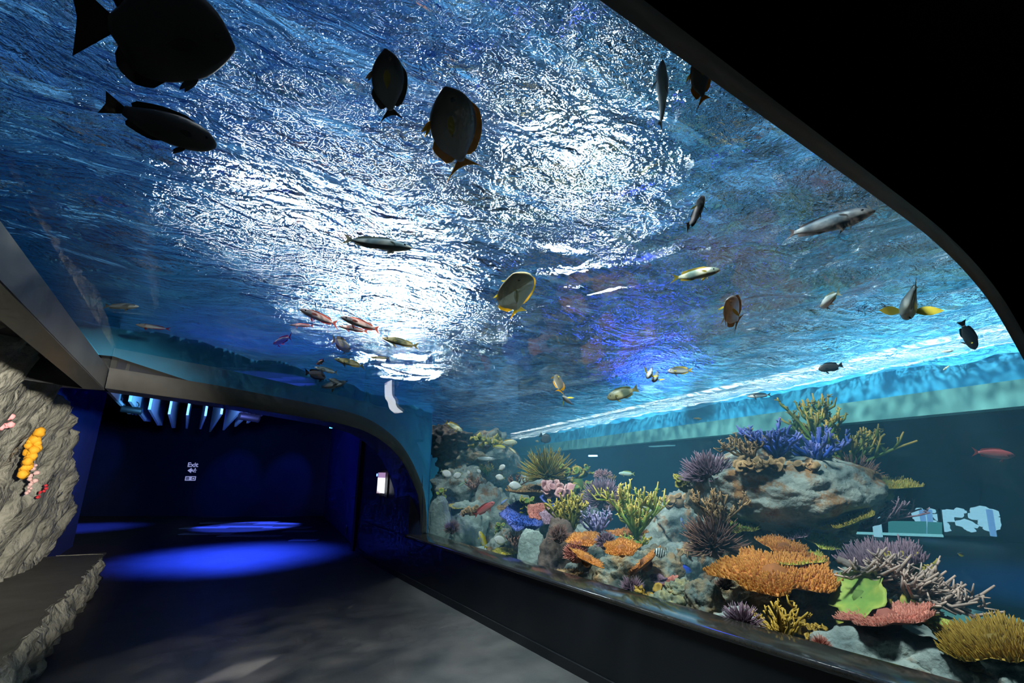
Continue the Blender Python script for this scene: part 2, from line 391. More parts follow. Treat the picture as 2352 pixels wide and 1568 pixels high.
tag(struct(quadstrip('wall_tank_corner', -.1, .6, .3, 2.38, M_tankblue, 0, .1)), 'blue strip of tank wall in the far corner', 'wall')
M_dimwall = mat('dark_dimming_wall', (0.03, 0.05, 0.04), 0.7, (0.07, 0.08, 0.05), 1.2)
tag(struct(quadstrip('wall_dimmer', -2.5, 14.6, 3.3, 6.2, M_dimwall, -1.3, .1)), 'dark wall added behind the tank to dim the water', 'wall')  # wall added behind the tank to darken the water at the right
streak = empty('waterline_streak', BW(7, 2.87)); tag(streak, 'long glowing strip added for the white streak along the back waterline', 'lamp')  # added glowing strip, stands in for the bright streak at the waterline
part(quadstrip('glow_face', .6, 14.0, 2.845, 2.89, emis('streak_glow', (.85, 1, .97), 11.0), .17, .03), streak)
part(quadstrip('housing', .6, 14.0, 2.84, 2.91, mat('streak_shell', (.4, .45, .45), .5), .10, .07), streak)
# hall on the other side of the back window
tag(struct(mesh_obj('floor_hall', [(6, -4, .0), (26, -4, .0), (26, 30, .0), (9.4, 14.2, .0)], [(0, 1, 2, 3)], M_hall)), 'dark floor of the hall behind the tank', 'floor')
tag(struct(mesh_obj('ceiling_hall', [(6.2, -4, 3.3), (26, -4, 3.3), (26, 30, 3.3), (9.6, 14.2, 3.3)], [(0, 1, 2, 3)], M_hall)), 'dark ceiling of the hall behind the tank', 'ceiling')
tag(struct(mesh_obj('wall_hall', [(17, -4, 0), (17, 30, 0), (17, 30, 3.4), (17, -4, 3.4)], [(0, 1, 2, 3)], M_hall)), 'dark end wall of the hall behind the tank', 'wall')
tag(struct(mesh_obj('wall_hall_left', [(9.3, 14.1, 0), (17, 24, 0), (17, 24, 3.4), (9.3, 14.1, 3.4)], [(0, 1, 2, 3)], M_hall)), 'dark side wall of the hall behind the tank', 'wall')
tag(struct(mesh_obj('wall_hall_right', [(6, -4, 0), (17, -4, 0), (17, -4, 3.4), (6, -4, 3.4)], [(0, 1, 2, 3)], M_hall)), 'dark right wall of the hall behind the tank', 'wall')

# ------------------------------------------------------------------ water surface
nx, ny = 330, 380
gx = np.linspace(-2.6, 10.0, nx); gy = np.linspace(NEAR_Y, 14.4, ny)
GX, GY = np.meshgrid(gx, gy, indexing='ij')
rng = np.random.default_rng(4)
Zw = np.zeros_like(GX)
for k in range(46):
    lam = 0.16 * (10 ** (rng.random() * 0.95)); th = rng.normal(0.6, 1.0); ph = rng.random() * 6.28
    Zw += 0.005 * lam ** 0.9 * np.sin(2 * np.pi / lam * (GX * np.cos(th) + GY * np.sin(th)) + ph + 0.8 * np.sin(GX * 1.3 + k) + 0.8 * np.cos(GY * 1.1 + k))
V = np.stack([GX.ravel(), GY.ravel(), (Z_WATER + Zw).ravel()], 1)
# only keep water inside the tank plan
inside = lambda x, y: (x < 9.2 - .242 * (14.0 - y) / .970 + .02) & (y < np.where(x < 3.5, np.interp(x, port_x, port_y) + .05, np.where(x < 4.55, 7.86 + (x - 3.52) * 3.63, 11.6 + (x - 4.55) * .521)))
ins = inside(GX, GY)
F = [(i * ny + j, (i + 1) * ny + j, (i + 1) * ny + j + 1, i * ny + j + 1) for i in range(nx - 1) for j in range(ny - 1) if ins[i, j] or ins[i + 1, j + 1]]
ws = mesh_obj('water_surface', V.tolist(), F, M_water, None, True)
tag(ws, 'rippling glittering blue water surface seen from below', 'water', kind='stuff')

# ------------------------------------------------------------------ roof added over the pool, colours the light seen through the water
def translucent(name, color):
    m, nt, N, L, P = newmat(name); N.remove(P)
    t = N.new('ShaderNodeBsdfTranslucent'); t.inputs[0].default_value = (*color, 1)
    L.new(t.outputs[0], N['Material Output'].inputs['Surface']); return m
M_poly_b = translucent('blue_tint_sheet', (0.05, 0.14, 0.30))
M_poly_g = translucent('grey_tint_sheet', (0.05, 0.08, 0.10))
roof = empty('roof', (2, 6, 7)); tag(struct(roof), 'translucent sheet roof added above the pool to colour its light', 'roof')
ROOF = [(-12, 2.6, M_poly_b, 4.0, 40), (2.6, 6.4, M_poly_g, -2, 9.0), (2.6, 6.4, M_poly_b, 9.0, 40), (-12, 2.6, M_poly_b, -2, 4.0), (6.4, 12.0, M_poly_b, 7.0, 40), (8.3, 14.0, M_poly_g, -2, 7.0)]  # sheet tints and gaps shaped for the colours seen through the water
for x0, x1, m, y0, y1 in ROOF:
    y = y0
    while y < y1 - .1:       # open joints between sheets, added for bright streaks in the ripples
        e_ = min(y + 1.5, y1); part(box('tint_sheet', ((x0 + x1) / 2, (y + e_) / 2, 7.0), (x1 - x0 - .12, e_ - y - .32, .02), m), roof); y += 1.5
for x in (-6, -2, 2.6, 6.4, 9.2): part(box('contrast_beam', (x, 16, 6.85), (.16, 36, .24), M_black), roof)  # dark beams added for contrast in the ripples

for y in np.arange(-1.0, 7.0, 1.1): part(box('contrast_beam', (11.0, float(y), 6.85), (9.2, .22, .2), M_black), roof)  # more dark beams, added to break up the open sky

# floodlights over the pool
def floodlight(px, py, elev, z, power, size, label, color=(1, .98, .92), target=None):
    d = ray(px, py); d.z = 0; p = CAMP + d.normalized() * ((z - CAM_H) / math.tan(math.radians(elev))); p.z = z
    r = empty('floodlight', p); tag(r, label, 'lamp', 'floodlights above the pool')
    tg = target or (2, 4, 2)
    q = (Vector(tg) - p).to_track_quat('-Z', 'Y').to_matrix()
    mb = MB(); mb.tube([q @ Vector((0, 0, h)) for h in (.02, .06, .3, .36)], [size * .62, size * .6, size * .35, size * .2], 16); mb.build('housing', M_black, r); mb = MB(); mb.tube([q @ Vector((0, 0, .3)), (0, 0, 6.99 - p.z)], [.02, .02], 6); mb.build('hanger', M_black, r)
    l = light('lamp_light', 'AREA', (0, 0, 0), power, color, None, size)
    l.parent = r; l.rotation_euler = q.to_euler()
    return r
floodlight(1330, 455, 39, 6.2, 85, 0.4, 'round floodlight glaring through the upper middle of the water', target=(1.2, 1.6, 2))
floodlight(905, 760, 25, 6.4, 620, 0.75, 'large floodlight glaring through the water above the far arch', target=(1.4, 4, 2))
for i, (x, y, tx, ty, pw) in enumerate([(1.4, 1.7, 4.2, 2.2, 20000), (2.7, 4.7, 5.7, 6.0, 15000), (4.4, 8.2, 6.4, 9.8, 6000)]):
    p = Vector((x, y, 6.3))
    r = empty('floodlight', p); tag(r, ['floodlight over the near reef', 'floodlight over the middle reef', 'floodlight over the far reef'][i], 'lamp', 'floodlights above the pool')
    q = (Vector((tx, ty, 1.0)) - p).to_track_quat('-Z', 'Y').to_matrix()
    mb = MB(); mb.tube([q @ Vector((0, 0, h)) for h in (-.12, .06, .3, .36)], [.2, .2, .12, .08], 16, cap=False); mb.build('housing', M_black, r); mb = MB(); mb.tube([q @ Vector((0, 0, .3)), (0, 0, .69)], [.02, .02], 6); mb.build('hanger', M_black, r)
    l = light('lamp_light', 'SPOT', (0, 0, 0), pw, (0.90, 1, .96), None, .40, 66, .6); l.parent = r; l.rotation_euler = q.to_euler()

p = Vector((0.7, 1.1, 6.4)); r = empty('floodlight', p); tag(r, 'small unseen floodlight added above the walkway to mottle the floor', 'lamp', 'floodlights above the pool')  # lamp added out of view to throw mottled light on the floor
q = (Vector((1.3, 3.9, 0)) - p).to_track_quat('-Z', 'Y').to_matrix()
mb = MB(); mb.tube([q @ Vector((0, 0, h)) for h in (-.10, .06, .3, .36)], [.16, .16, .1, .06], 16, cap=False); mb.build('housing', M_black, r); mb = MB(); mb.tube([q @ Vector((0, 0, .3)), (0, 0, .59)], [.02, .02], 6); mb.build('hanger', M_black, r)
l = light('lamp_light', 'SPOT', (0, 0, 0), 15000, (1, .98, .9), None, .16, 46, .9); l.parent = r; l.rotation_euler = q.to_euler()

# far room lights, plus lamps added for the rock wall and water
light('blue_spot', 'SPOT', (1.1, 12.0, 2.5), 4200, (0.02, 0.06, 1), target=(1.1, 12.0, 0), size=.08, spot=92, blend=1.0)
light('blue_spot', 'SPOT', (1.9, 18.5, 4.0), 2600, (0.04, 0.09, 1), target=(1.9, 18.0, 0), size=.02, spot=44, blend=.4)
light('blue_spot', 'SPOT', (-2.6, 21.0, 4.0), 1400, (0.03, 0.07, 1), target=(-2.6, 20.5, 0), size=.05, spot=56, blend=.9)
light('rock_fill_light', 'SPOT', (0.9, -1.6, 1.95), 4200, (1, .96, .85), target=(-1.15, 6.6, 1.45), size=.10, spot=20, blend=.7)  # fill spot added behind the viewer to brighten the rock wall
floodlight(640, 600, 30, 6.6, 70, 0.5, 'small floodlight added for glitter in the water at the left', target=(0.2, 3, 2))  # extra lamp, added only to spread the glitter leftwards
floodlight(1500, 915, 14, 3.5, 45, 0.5, 'blue floodlight added low over the far pool to tint the water', color=(.03, .06, 1), target=(4.5, 5, 2.7))  # added lamp, stands in for blue hall light reflected in the water
light('wall_beam', 'SPOT', (0.6, 19.0, 4.0), 260, (0.02, 0.10, .9), target=(1.6, 22.6, 1.2), size=.05, spot=34, blend=.7)
light('wall_beam', 'SPOT', (2.6, 18.6, 4.0), 260, (0.02, 0.10, .9), target=(3.4, 21.4, 1.2), size=.05, spot=34, blend=.7)
light('wall_beam', 'SPOT', (-2.6, 22.0, 4.0), 220, (0.02, 0.14, .7), target=(-3.4, 26.0, 1.8), size=.05, spot=40, blend=.7)
light('blue_wash', 'POINT', (1.0, 14.0, 3.6), 34, (0.05, 0.10, 1), size=.3)

# ================================================================== far room details
M_fin = mat('pale_fin_board', (0.55, 0.60, 0.72), 0.5)
fins_px = [(311, 966), (342, 979), (369, 987), (399, 992), (428, 993), (457, 994), (482, 992), (513, 988), (540, 980), (568, 972), (590, 962)]
lv = empty('ceiling_louvre', (0, 12, 2.6)); tag(lv, 'round hanging louvre of pale parallel boards in the far room', 'louvre')
for i, (px, py) in enumerate(fins_px):
    p = at_z(px, py, 2.6); x = p.x
    y1 = p.y; y0 = max(6.9, y1 - 4.5)
    mb = MB()
    n_ = 7; zs = []
    for k in range(n_):       # stepped lower edge
        ya = y0 + (y1 - y0) * k / n_; yb = y0 + (y1 - y0) * (k + 1) / n_
        lift = .05 * max(0, (k - 4)) if i < 6 else .0
        v, f = box_vf((x, (ya + yb) / 2, 2.6 + lift + .55), (.035, yb - ya, 1.1)); mb.add(v, f)
    part(mb.build('board', M_fin, None, False), lv)
part(box('hanger_plate', (0, 11.5, 3.78), (3.2, 6.0, .06), M_black), lv)
part(box('hanger_rod', (0, 11.5, 4.0), (.04, .04, .42), M_black), lv)
light('louvre_light', 'SPOT', (.1, 6.9, 2.3), 900, (0.12, 0.50, 1), target=(-.5, 11, 2.85), size=.08, spot=50)
light('louvre_light', 'SPOT', (.2, 6.9, 2.3), 700, (0.18, 0.24, 1), target=(.6, 11, 2.85), size=.08, spot=50)

def track_light(px, py, d, L, yawdeg, label):
    p = at(px, py, d); r = empty('track_light', p); tag(r, label, 'lamp', 'black spotlights under the far ceiling')
    a = math.radians(yawdeg); ax = Vector((math.cos(a), math.sin(a), -.08)).normalized()
    mb = MB(); mb.tube([-ax * L / 2, -ax * L * .46, ax * L * .4, ax * L / 2], [L * .16, L * .2, L * .2, L * .22], 14); mb.build('barrel', M_black, r)
    mb = MB(); mb.tube([ax * L * .5, ax * L * .53], [L * .17, L * .16], 14); mb.build('lens', mat('dark_lens', (.02, .03, .08), .1), r)
    mb = MB(); mb.tube([(0, 0, L * .16), (0, 0, L * .5), (.02, 0, 4.2 - p.z)], [.022, .022, .022], 8); mb.build('stem', M_black, r)
    mb = MB(); mb.tube([Vector((0, 0, L * .3)) + Vector((L * .32 * math.cos(t), 0, L * .22 * math.sin(t))) for t in np.linspace(0, 6.28, 14)], [.007] * 14, 5); mb.build('cable', M_black, r)
    return r
track_light(301, 941, 7.2, .26, 10, 'black track spotlight in front of the left louvre boards')
track_light(572, 958, 7.6, .30, 15, 'black track spotlight in front of the right louvre boards')

# exit sign lettering painted on the far wall
M_sign = emis('lit_sign_white', (0.45, 0.5, 1.0), .55)
wdir = (Vector((4.78, 20.5, 0)) - Vector((-9, 29.7, 0))).normalized(); wn_ = Vector((wdir.y, -wdir.x, 0))
def wall_hit(px, py):
    d = ray(px, py); o = Vector((4.78, 20.5, 0)); t = (o - CAMP).dot(wn_) / d.dot(wn_); return CAMP + t * d
so = wall_hit(441, 1080) + wn_ * .02; so_u = 0.0206
sg = empty('exit_sign', so); tag(sg, 'small white exit sign with arrow on the far wall', 'sign')
def sign_pt(u, v): return wdir * u + Vector((0, 0, v))
def sign_poly(name, polys):
    V = []; F = []
    for P in polys:
        n0 = len(V); V += [sign_pt(u, v) for u, v in P]; V += [sign_pt(u, v) - wn_ * .012 for u, v in P]
        k = len(P); F.append(tuple(range(n0, n0 + k))); F += [(n0 + i, n0 + k + i, n0 + k + (i + 1) % k, n0 + (i + 1) % k) for i in range(k)]
    return mesh_obj(name, V, F, M_sign, sg)
cu = bpy.data.curves.new('exit_text', 'FONT'); cu.body = 'Exit'; cu.size = .24; cu.align_x = 'CENTER'; cu.offset = .006
tmp = bpy.data.objects.new('tmp_text', cu); COL.objects.link(tmp)
dg = bpy.context.evaluated_depsgraph_get(); dg.update()
me = bpy.data.meshes.new_from_object(tmp.evaluated_get(dg)); bpy.data.objects.remove(tmp)
for v in me.vertices: v.co = sign_pt(v.co.x * 1.15, v.co.y + .14) - wn_ * .012
me.materials.clear(); me.materials.append(M_sign)
to = bpy.data.objects.new('lettering', me); COL.objects.link(to); to.parent = sg
sign_poly('arrow', [[(-.17, 0), (-.02, .10), (-.02, .04), (.04, .04), (.04, -.04), (-.02, -.04), (-.02, -.10)]])
R_ = lambda x, y, w, h: [(x, y), (x + w, y), (x + w, y + h), (x, y + h)]
sign_poly('running_figure', [R_(.11, .055, .035, .035), R_(.08, -.01, .07, .05), R_(.06, -.07, .03, .06), R_(.12, -.075, .05, .03), R_(.15, .0, .04, .02)])
b0, b1 = -.235, -.39     # box with two characters cut out (strips around them)
sign_poly('character_box', [R_(-.21, b1, .42, .03), R_(-.21, b0 - .02, .42, .03), R_(-.21, b1, .03, .16), R_(-.05, b1, .10, .16), R_(.18, b1, .03, .16), R_(.085, b1 + .055, .06, .05), R_(-.155, b1 + .05, .03, .015), R_(-.105, b1 + .05, .03, .015), R_(-.155, b1 + .09, .03, .015), R_(-.105, b1 + .09, .03, .015)])

# screen, outlet on the right walls
tp = at_x(881, 1110, 3.20); ta = empty('wall_tablet', tp); tag(ta, 'small bright wall screen beside the arch', 'screen')
wd = (Vector((xr(9.8), 9.8, 0)) - Vector((xr(8.8), 8.8, 0))).normalized(); tx = Vector((-wd.y, wd.x, 0))
rotm = Matrix((wd, -tx, Vector((0, 0, 1)))).transposed()
tw, thh = .44, .38
box('casing', (.03, .0, 0), (tw + .12, .07, thh + .12), M_black, ta, rotm, .01)
def screen(name, u, v, w, h, m): return box(name, tx * .047 + wd * u + Vector((0, 0, v)), (w, .012, h), m, ta, rotm)
screen('display', .0, -.03, tw, thh - .10, emis('screen_white', (.9, .95, 1), 1.8))
screen('header_bar', .0, thh / 2 - .04, tw, .10, emis('screen_pink', (.55, .35, .65), .7))
screen('footer_bar', .14, -thh / 2 + .03, tw * .5, .05, emis('screen_mauve', (.4, .25, .35), .5))
sp = at_x(868, 1094, 3.22); sw = empty('status_light', sp); tag(sw, 'narrow blue indicator strip left of the wall screen', 'indicator')
box('panel', (0, 0, 0), (.10, .03, .16), mat('indicator_blue', (.02, .04, .2), .4), sw, rotm); box('lamp', tx * .018 + Vector((0, 0, .03)), (.05, .012, .05), emis('indicator_glow', (.2, .45, 1), 2.5), sw, rotm)
wo = at(797, 1216, 13.0); 
d_ = ray(797, 1216); pn = Vector((20.6 - 11.35, -(4.78 - 3.44), 0)).normalized(); t_ = (Vector((3.44, 11.35, 0)) - CAMP).dot(pn) / d_.dot(pn); wo = CAMP + d_ * t_
so_ = empty('wall_socket', wo - pn * .02); tag(so_, 'small pale wall socket low on the blue wall', 'socket')
r2 = Matrix((Vector((4.78 - 3.44, 20.6 - 11.35, 0)).normalized(), pn, Vector((0, 0, 1)))).transposed()
box('plate', (0, 0, 0), (.16, .015, .22), mat('socket_grey', (.3, .3, .32), .5), so_, r2, .003); box('socket_insert', -pn * .01, (.06, .012, .1), mat('socket_dark', (.1, .1, .11), .5), so_, r2)
# small glint lamp on top of the blue wall
gp = at(760, 981, 12.0); gl_ = empty('wall_glint_lamp', gp); tag(gl_, 'tiny cyan lamp at the top edge of the blue wall', 'lamp')
box('lens', (0, 0, 0), (.07, .03, .05), emis('cyan_lamp', (.15, .6, 1), 2.0), gl_); box('bracket', (0, .03, .03), (.04, .06, .04), M_black, gl_)
# floor boards near the far wall
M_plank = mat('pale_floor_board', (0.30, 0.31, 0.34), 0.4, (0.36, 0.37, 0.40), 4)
random.seed(8)
flo = bpy.data.objects['floor']
base = at_z(640, 1206, 0)
pv, pf = box_vf((0, 0, 0), (1, 1, 1)); pm = bpy.data.meshes.new('floor_board'); pm.from_pydata([tuple(v) for v in pv], [], pf); pm.materials.append(M_plank)
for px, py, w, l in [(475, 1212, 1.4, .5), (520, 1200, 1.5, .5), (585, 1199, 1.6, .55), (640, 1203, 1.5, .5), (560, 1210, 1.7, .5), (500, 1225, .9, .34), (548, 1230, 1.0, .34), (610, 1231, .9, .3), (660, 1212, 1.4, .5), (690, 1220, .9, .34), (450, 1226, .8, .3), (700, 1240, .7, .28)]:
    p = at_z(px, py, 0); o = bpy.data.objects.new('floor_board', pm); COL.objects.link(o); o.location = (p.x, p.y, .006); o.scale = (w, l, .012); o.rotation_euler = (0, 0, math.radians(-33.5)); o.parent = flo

# ================================================================== left rock wall and bench
def nz3(p, sc, seed=0): return noise.noise(Vector((p[0] * sc + seed, p[1] * sc, p[2] * sc)))
ys_ = np.arange(-.5, 10.35, .045); zs_ = np.arange(.30, 2.46, .045); V = []
for y in ys_:
    for z in zs_:
        k = (z - .48) / 1.92
        x = -1.52 + .52 * max(0, k) ** 1.2 - .10 * math.sin(y * 1.1 + 1)
        e = max(0, (y - (10.15 - 3.5 * max(0, k) ** 1.5)) / .35); e = min(e, 3); x -= .55 * e * e
        p = (y, z, 0.0)
        d = .10 * noise.fractal(Vector((y * 1.3, z * 1.3, 2)), 1.0, 2.0, 4) + .03 * noise.fractal(Vector((y * 4.5, z * 3.2, 7)), 1.0, 2.0, 3)
        wq = noise.noise_vector(Vector((y * 2, z * 2, 9))) * .5; c_ = noise.voronoi(Vector((y * 3.4 + wq.x, z * 2.6 + wq.y, 1)))[0]
        d -= .14 * max(0, 1 - (c_[0] / .42) ** 2)
        c2 = noise.voronoi(Vector((y * 9, z * 6.5, 4)))[0]
        d -= .045 * max(0, 1 - (c2[0] / .4) ** 2)
        V.append((x + d, y + .03 * nz3(p, 5), z))
rw = mesh_obj('rock_wall', V, grid_faces(len(ys_), len(zs_)), M_rockwall, None, True); rw.data.flip_normals()
tag(rw, 'rough grey sculpted rock wall left of the walkway', 'rock wall')
# bench: smooth seat and rocky front
be = empty('rock_bench', (-1.1, 6, 0)); tag(be, 'rock-faced bench ledge with smooth top along the left wall', 'bench')
ysb = np.arange(-.5, 9.85, .06); V = []
def bedge(y): return -.80 + .07 * noise.fractal(Vector((y * 1.7, 3, 0)), 1, 2, 3) + .05 * noise.noise(Vector((y * 6, 9, 0)))
for y in ysb: V += [(-1.62, y, .485), (bedge(y) + .015, y, .492 + .008 * noise.noise(Vector((y * 2, 0, 5))))]
o = mesh_obj('seat', V, grid_faces(len(ysb), 2), M_bench, None, True); o.data.flip_normals(); part(o, be)
V = []; zb = np.linspace(.495, -.01, 16)
for y in ysb:
    for j, z in enumerate(zb):
        t = j / 15
        x = bedge(y) - .06 * t + .05 * math.sin(t * 2.5) + .085 * noise.fractal(Vector((y * 3.5, z * 5, 3)), .9, 2, 4) * (1 if j else .3)
        e = max(0, y - 9.55) / .3; x -= .7 * e * e
        V.append((x, y, z))
o = mesh_obj('rock_front', V, grid_faces(len(ysb), 16), M_rockwall, None, True); o.data.flip_normals(); part(o, be)

# ================================================================== reef builders
def coralmat(name, base, tip, noise_scale=14, rough=.75):
    if name in _mats: return _mats[name]
    m, nt, N, L, P = newmat(name); P.inputs['Roughness'].default_value = rough
    at_ = N.new('ShaderNodeAttribute'); at_.attribute_name = 'tip'
    tc = N.new('ShaderNodeTexCoord'); nz = N.new('ShaderNodeTexNoise'); nz.inputs['Scale'].default_value = noise_scale; nz.inputs['Detail'].default_value = 3
    L.new(tc.outputs['Object'], nz.inputs['Vector'])
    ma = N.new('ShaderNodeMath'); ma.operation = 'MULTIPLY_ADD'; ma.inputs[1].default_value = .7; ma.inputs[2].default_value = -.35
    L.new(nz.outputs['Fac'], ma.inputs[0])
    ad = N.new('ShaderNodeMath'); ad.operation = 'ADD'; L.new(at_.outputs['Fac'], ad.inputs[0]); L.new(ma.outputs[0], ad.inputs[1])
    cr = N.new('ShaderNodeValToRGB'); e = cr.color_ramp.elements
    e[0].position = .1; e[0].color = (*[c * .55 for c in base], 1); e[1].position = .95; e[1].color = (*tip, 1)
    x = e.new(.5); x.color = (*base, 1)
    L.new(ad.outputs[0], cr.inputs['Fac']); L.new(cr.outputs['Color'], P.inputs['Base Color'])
    _mats[name] = m; return m
C = {
 'blue': coralmat('coral_blue', (.015, .07, .42), (.16, .18, .48)),
 'green': coralmat('coral_green', (.10, .20, .025), (.40, .26, .04)),
 'lime': coralmat('coral_lime', (.26, .42, .06), (.62, .42, .08)),
 'olive': coralmat('coral_olive', (.20, .22, .03), (.46, .33, .05)),
 'brown': coralmat('coral_brown', (.18, .11, .04), (.45, .27, .12)),
 'orange': coralmat('coral_orange', (.42, .13, .02), (.58, .25, .04)),
 'red': coralmat('coral_red', (.36, .09, .06), (.55, .22, .16)),
 'purple': coralmat('coral_purple', (.15, .08, .12), (.38, .25, .32)),
 'lilac': coralmat('coral_lilac', (.16, .14, .34), (.42, .36, .55)),
 'dark': coralmat('coral_dark', (.10, .055, .05), (.34, .17, .12)),
 'gold': coralmat('coral_gold', (.30, .18, .015), (.46, .27, .03)),
 'pink': coralmat('coral_pink', (.45, .20, .20), (.70, .42, .40)),
 'moss': coralmat('coral_moss', (.13, .24, .035), (.34, .36, .06)),
 'grey': coralmat('coral_grey', (.20, .16, .14), (.48, .34, .28)),
}
UP = Vector((0, 0, 1))
def view_from(p): return (CAMP - p).normalized()
def staghorn(label, px, py, d, hpx, wpx, col, nmain=8, seed=0, r=.022, sub=4, lean=(0, 0), group=None, name='staghorn_coral', curl=.0):
    """branching coral: base at pixel, height / half width in pixels at that depth"""
    rnd = random.Random(seed); base_ = at(px, py, d); k = d / FPX; H = hpx * k; W = wpx * k
    root = empty(name, base_); tag(root, label, 'coral', group)
    away = Vector((-view_from(base_).x, -view_from(base_).y, 0)).normalized(); right = Vector((away.y, -away.x, 0))
    for b in range(nmain):
        a = 2 * math.pi * (b + rnd.random() * .6) / nmain
        q = rnd.uniform(.25, 1.0) if b else .1
        tgt = right * (math.cos(a) * W * q + lean[0] * k) + away * (math.sin(a) * W * q * .8) + UP * (H * rnd.uniform(.65, 1.0) * (1 - .35 * q * q)) + UP * (lean[1] * k)
        mb = MB(); P = []
        mid = tgt * .45 + Vector((rnd.uniform(-1, 1), rnd.uniform(-1, 1), rnd.uniform(-.3, .6))) * H * .10
        n_ = 7
        for i in range(n_ + 1):
            t = i / n_; P.append(mid * (2 * t * (1 - t)) * 1.0 + tgt * t * t + Vector((rnd.uniform(-1, 1), rnd.uniform(-1, 1), rnd.uniform(-1, 1))) * r * .5)
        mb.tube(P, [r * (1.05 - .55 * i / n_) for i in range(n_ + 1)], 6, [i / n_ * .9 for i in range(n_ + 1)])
        for s_ in range(sub):
            i = rnd.randint(2, n_ - 1); p0 = P[i]; dr = (P[min(i + 1, n_)] - P[i - 1]).normalized()
            side = Vector((rnd.uniform(-1, 1), rnd.uniform(-1, 1), rnd.uniform(-.2, 1))).normalized()
            L_ = tgt.length * rnd.uniform(.2, .42); dd = (dr * .55 + side * .9).normalized()
            p1 = p0 + dd * L_ * .5; p2 = p0 + (dd * .8 + UP * .35 + dr * .2).normalized() * L_
            mb.tube([p0, p1, p2], [r * .72, r * .6, r * .32], 5, [.4, .65, 1.0])
            for u in range(3):
                pp = p0.lerp(p2, rnd.uniform(.35, .9)); sd = Vector((rnd.uniform(-1, 1), rnd.uniform(-1, 1), rnd.uniform(-.3, 1))).normalized()
                mb.tube([pp, pp + sd * L_ * .28], [r * .45, r * .22], 4, [.6, 1.0])
        mb.build('branch', C[col], root)
    return root
def spiky(label, px, py, d, rpx, col, n=260, seed=0, flat=.8, length=.5, thick=.05, name='bushy_coral', core='same', group=None, up=None):
    rnd = random.Random(seed); c = at(px, py, d); R = rpx * d / FPX
    root = empty(name, c); tag(root, label, 'coral', group)
    mb = MB()
    cr_ = R * (1 - length)
    V = []; Fc = []; nu, nv_ = 10, 7
    for i in range(nv_):
        ph = math.pi * i / (nv_ - 1)
        for j in range(nu):
            th = 2 * math.pi * j / nu; rr = cr_ * (1 + .18 * math.sin(3 * th + seed + i))
            V.append(Vector((rr * math.sin(ph) * math.cos(th), rr * math.sin(ph) * math.sin(th), rr * flat * math.cos(ph))))
    for i in range(nv_ - 1):
        for j in range(nu): Fc.append((i * nu + j, i * nu + (j + 1) % nu, (i + 1) * nu + (j + 1) % nu, (i + 1) * nu + j))
    mb.add(V, Fc, [.1] * len(V)); mb.build('core', C[col], root)
    mb = MB()
    for i in range(n):
        while True:
            v = Vector((rnd.gauss(0, 1), rnd.gauss(0, 1), rnd.gauss(0, 1))).normalized()
            if v.z > -.45: break
        v2 = (v + Vector((rnd.uniform(-.3, .3), rnd.uniform(-.3, .3), rnd.uniform(0, .3)))).normalized()
        p0 = Vector((v.x, v.y, v.z * flat)) * cr_ * .9; L_ = R * length * rnd.uniform(.6, 1.2); p1 = p0 + v2 * L_ * .6; p2 = p1 + (v2 + Vector((rnd.uniform(-.4, .4), rnd.uniform(-.4, .4), .3))).normalized() * L_ * .5
        mb.tube([p0, p1, p2], [R * thick, R * thick * .8, R * thick * .3], 4, [.2, .6, 1.0], False)
    o = mb.build('spines', C[col], root); o['kind'] = 'stuff'
    return root
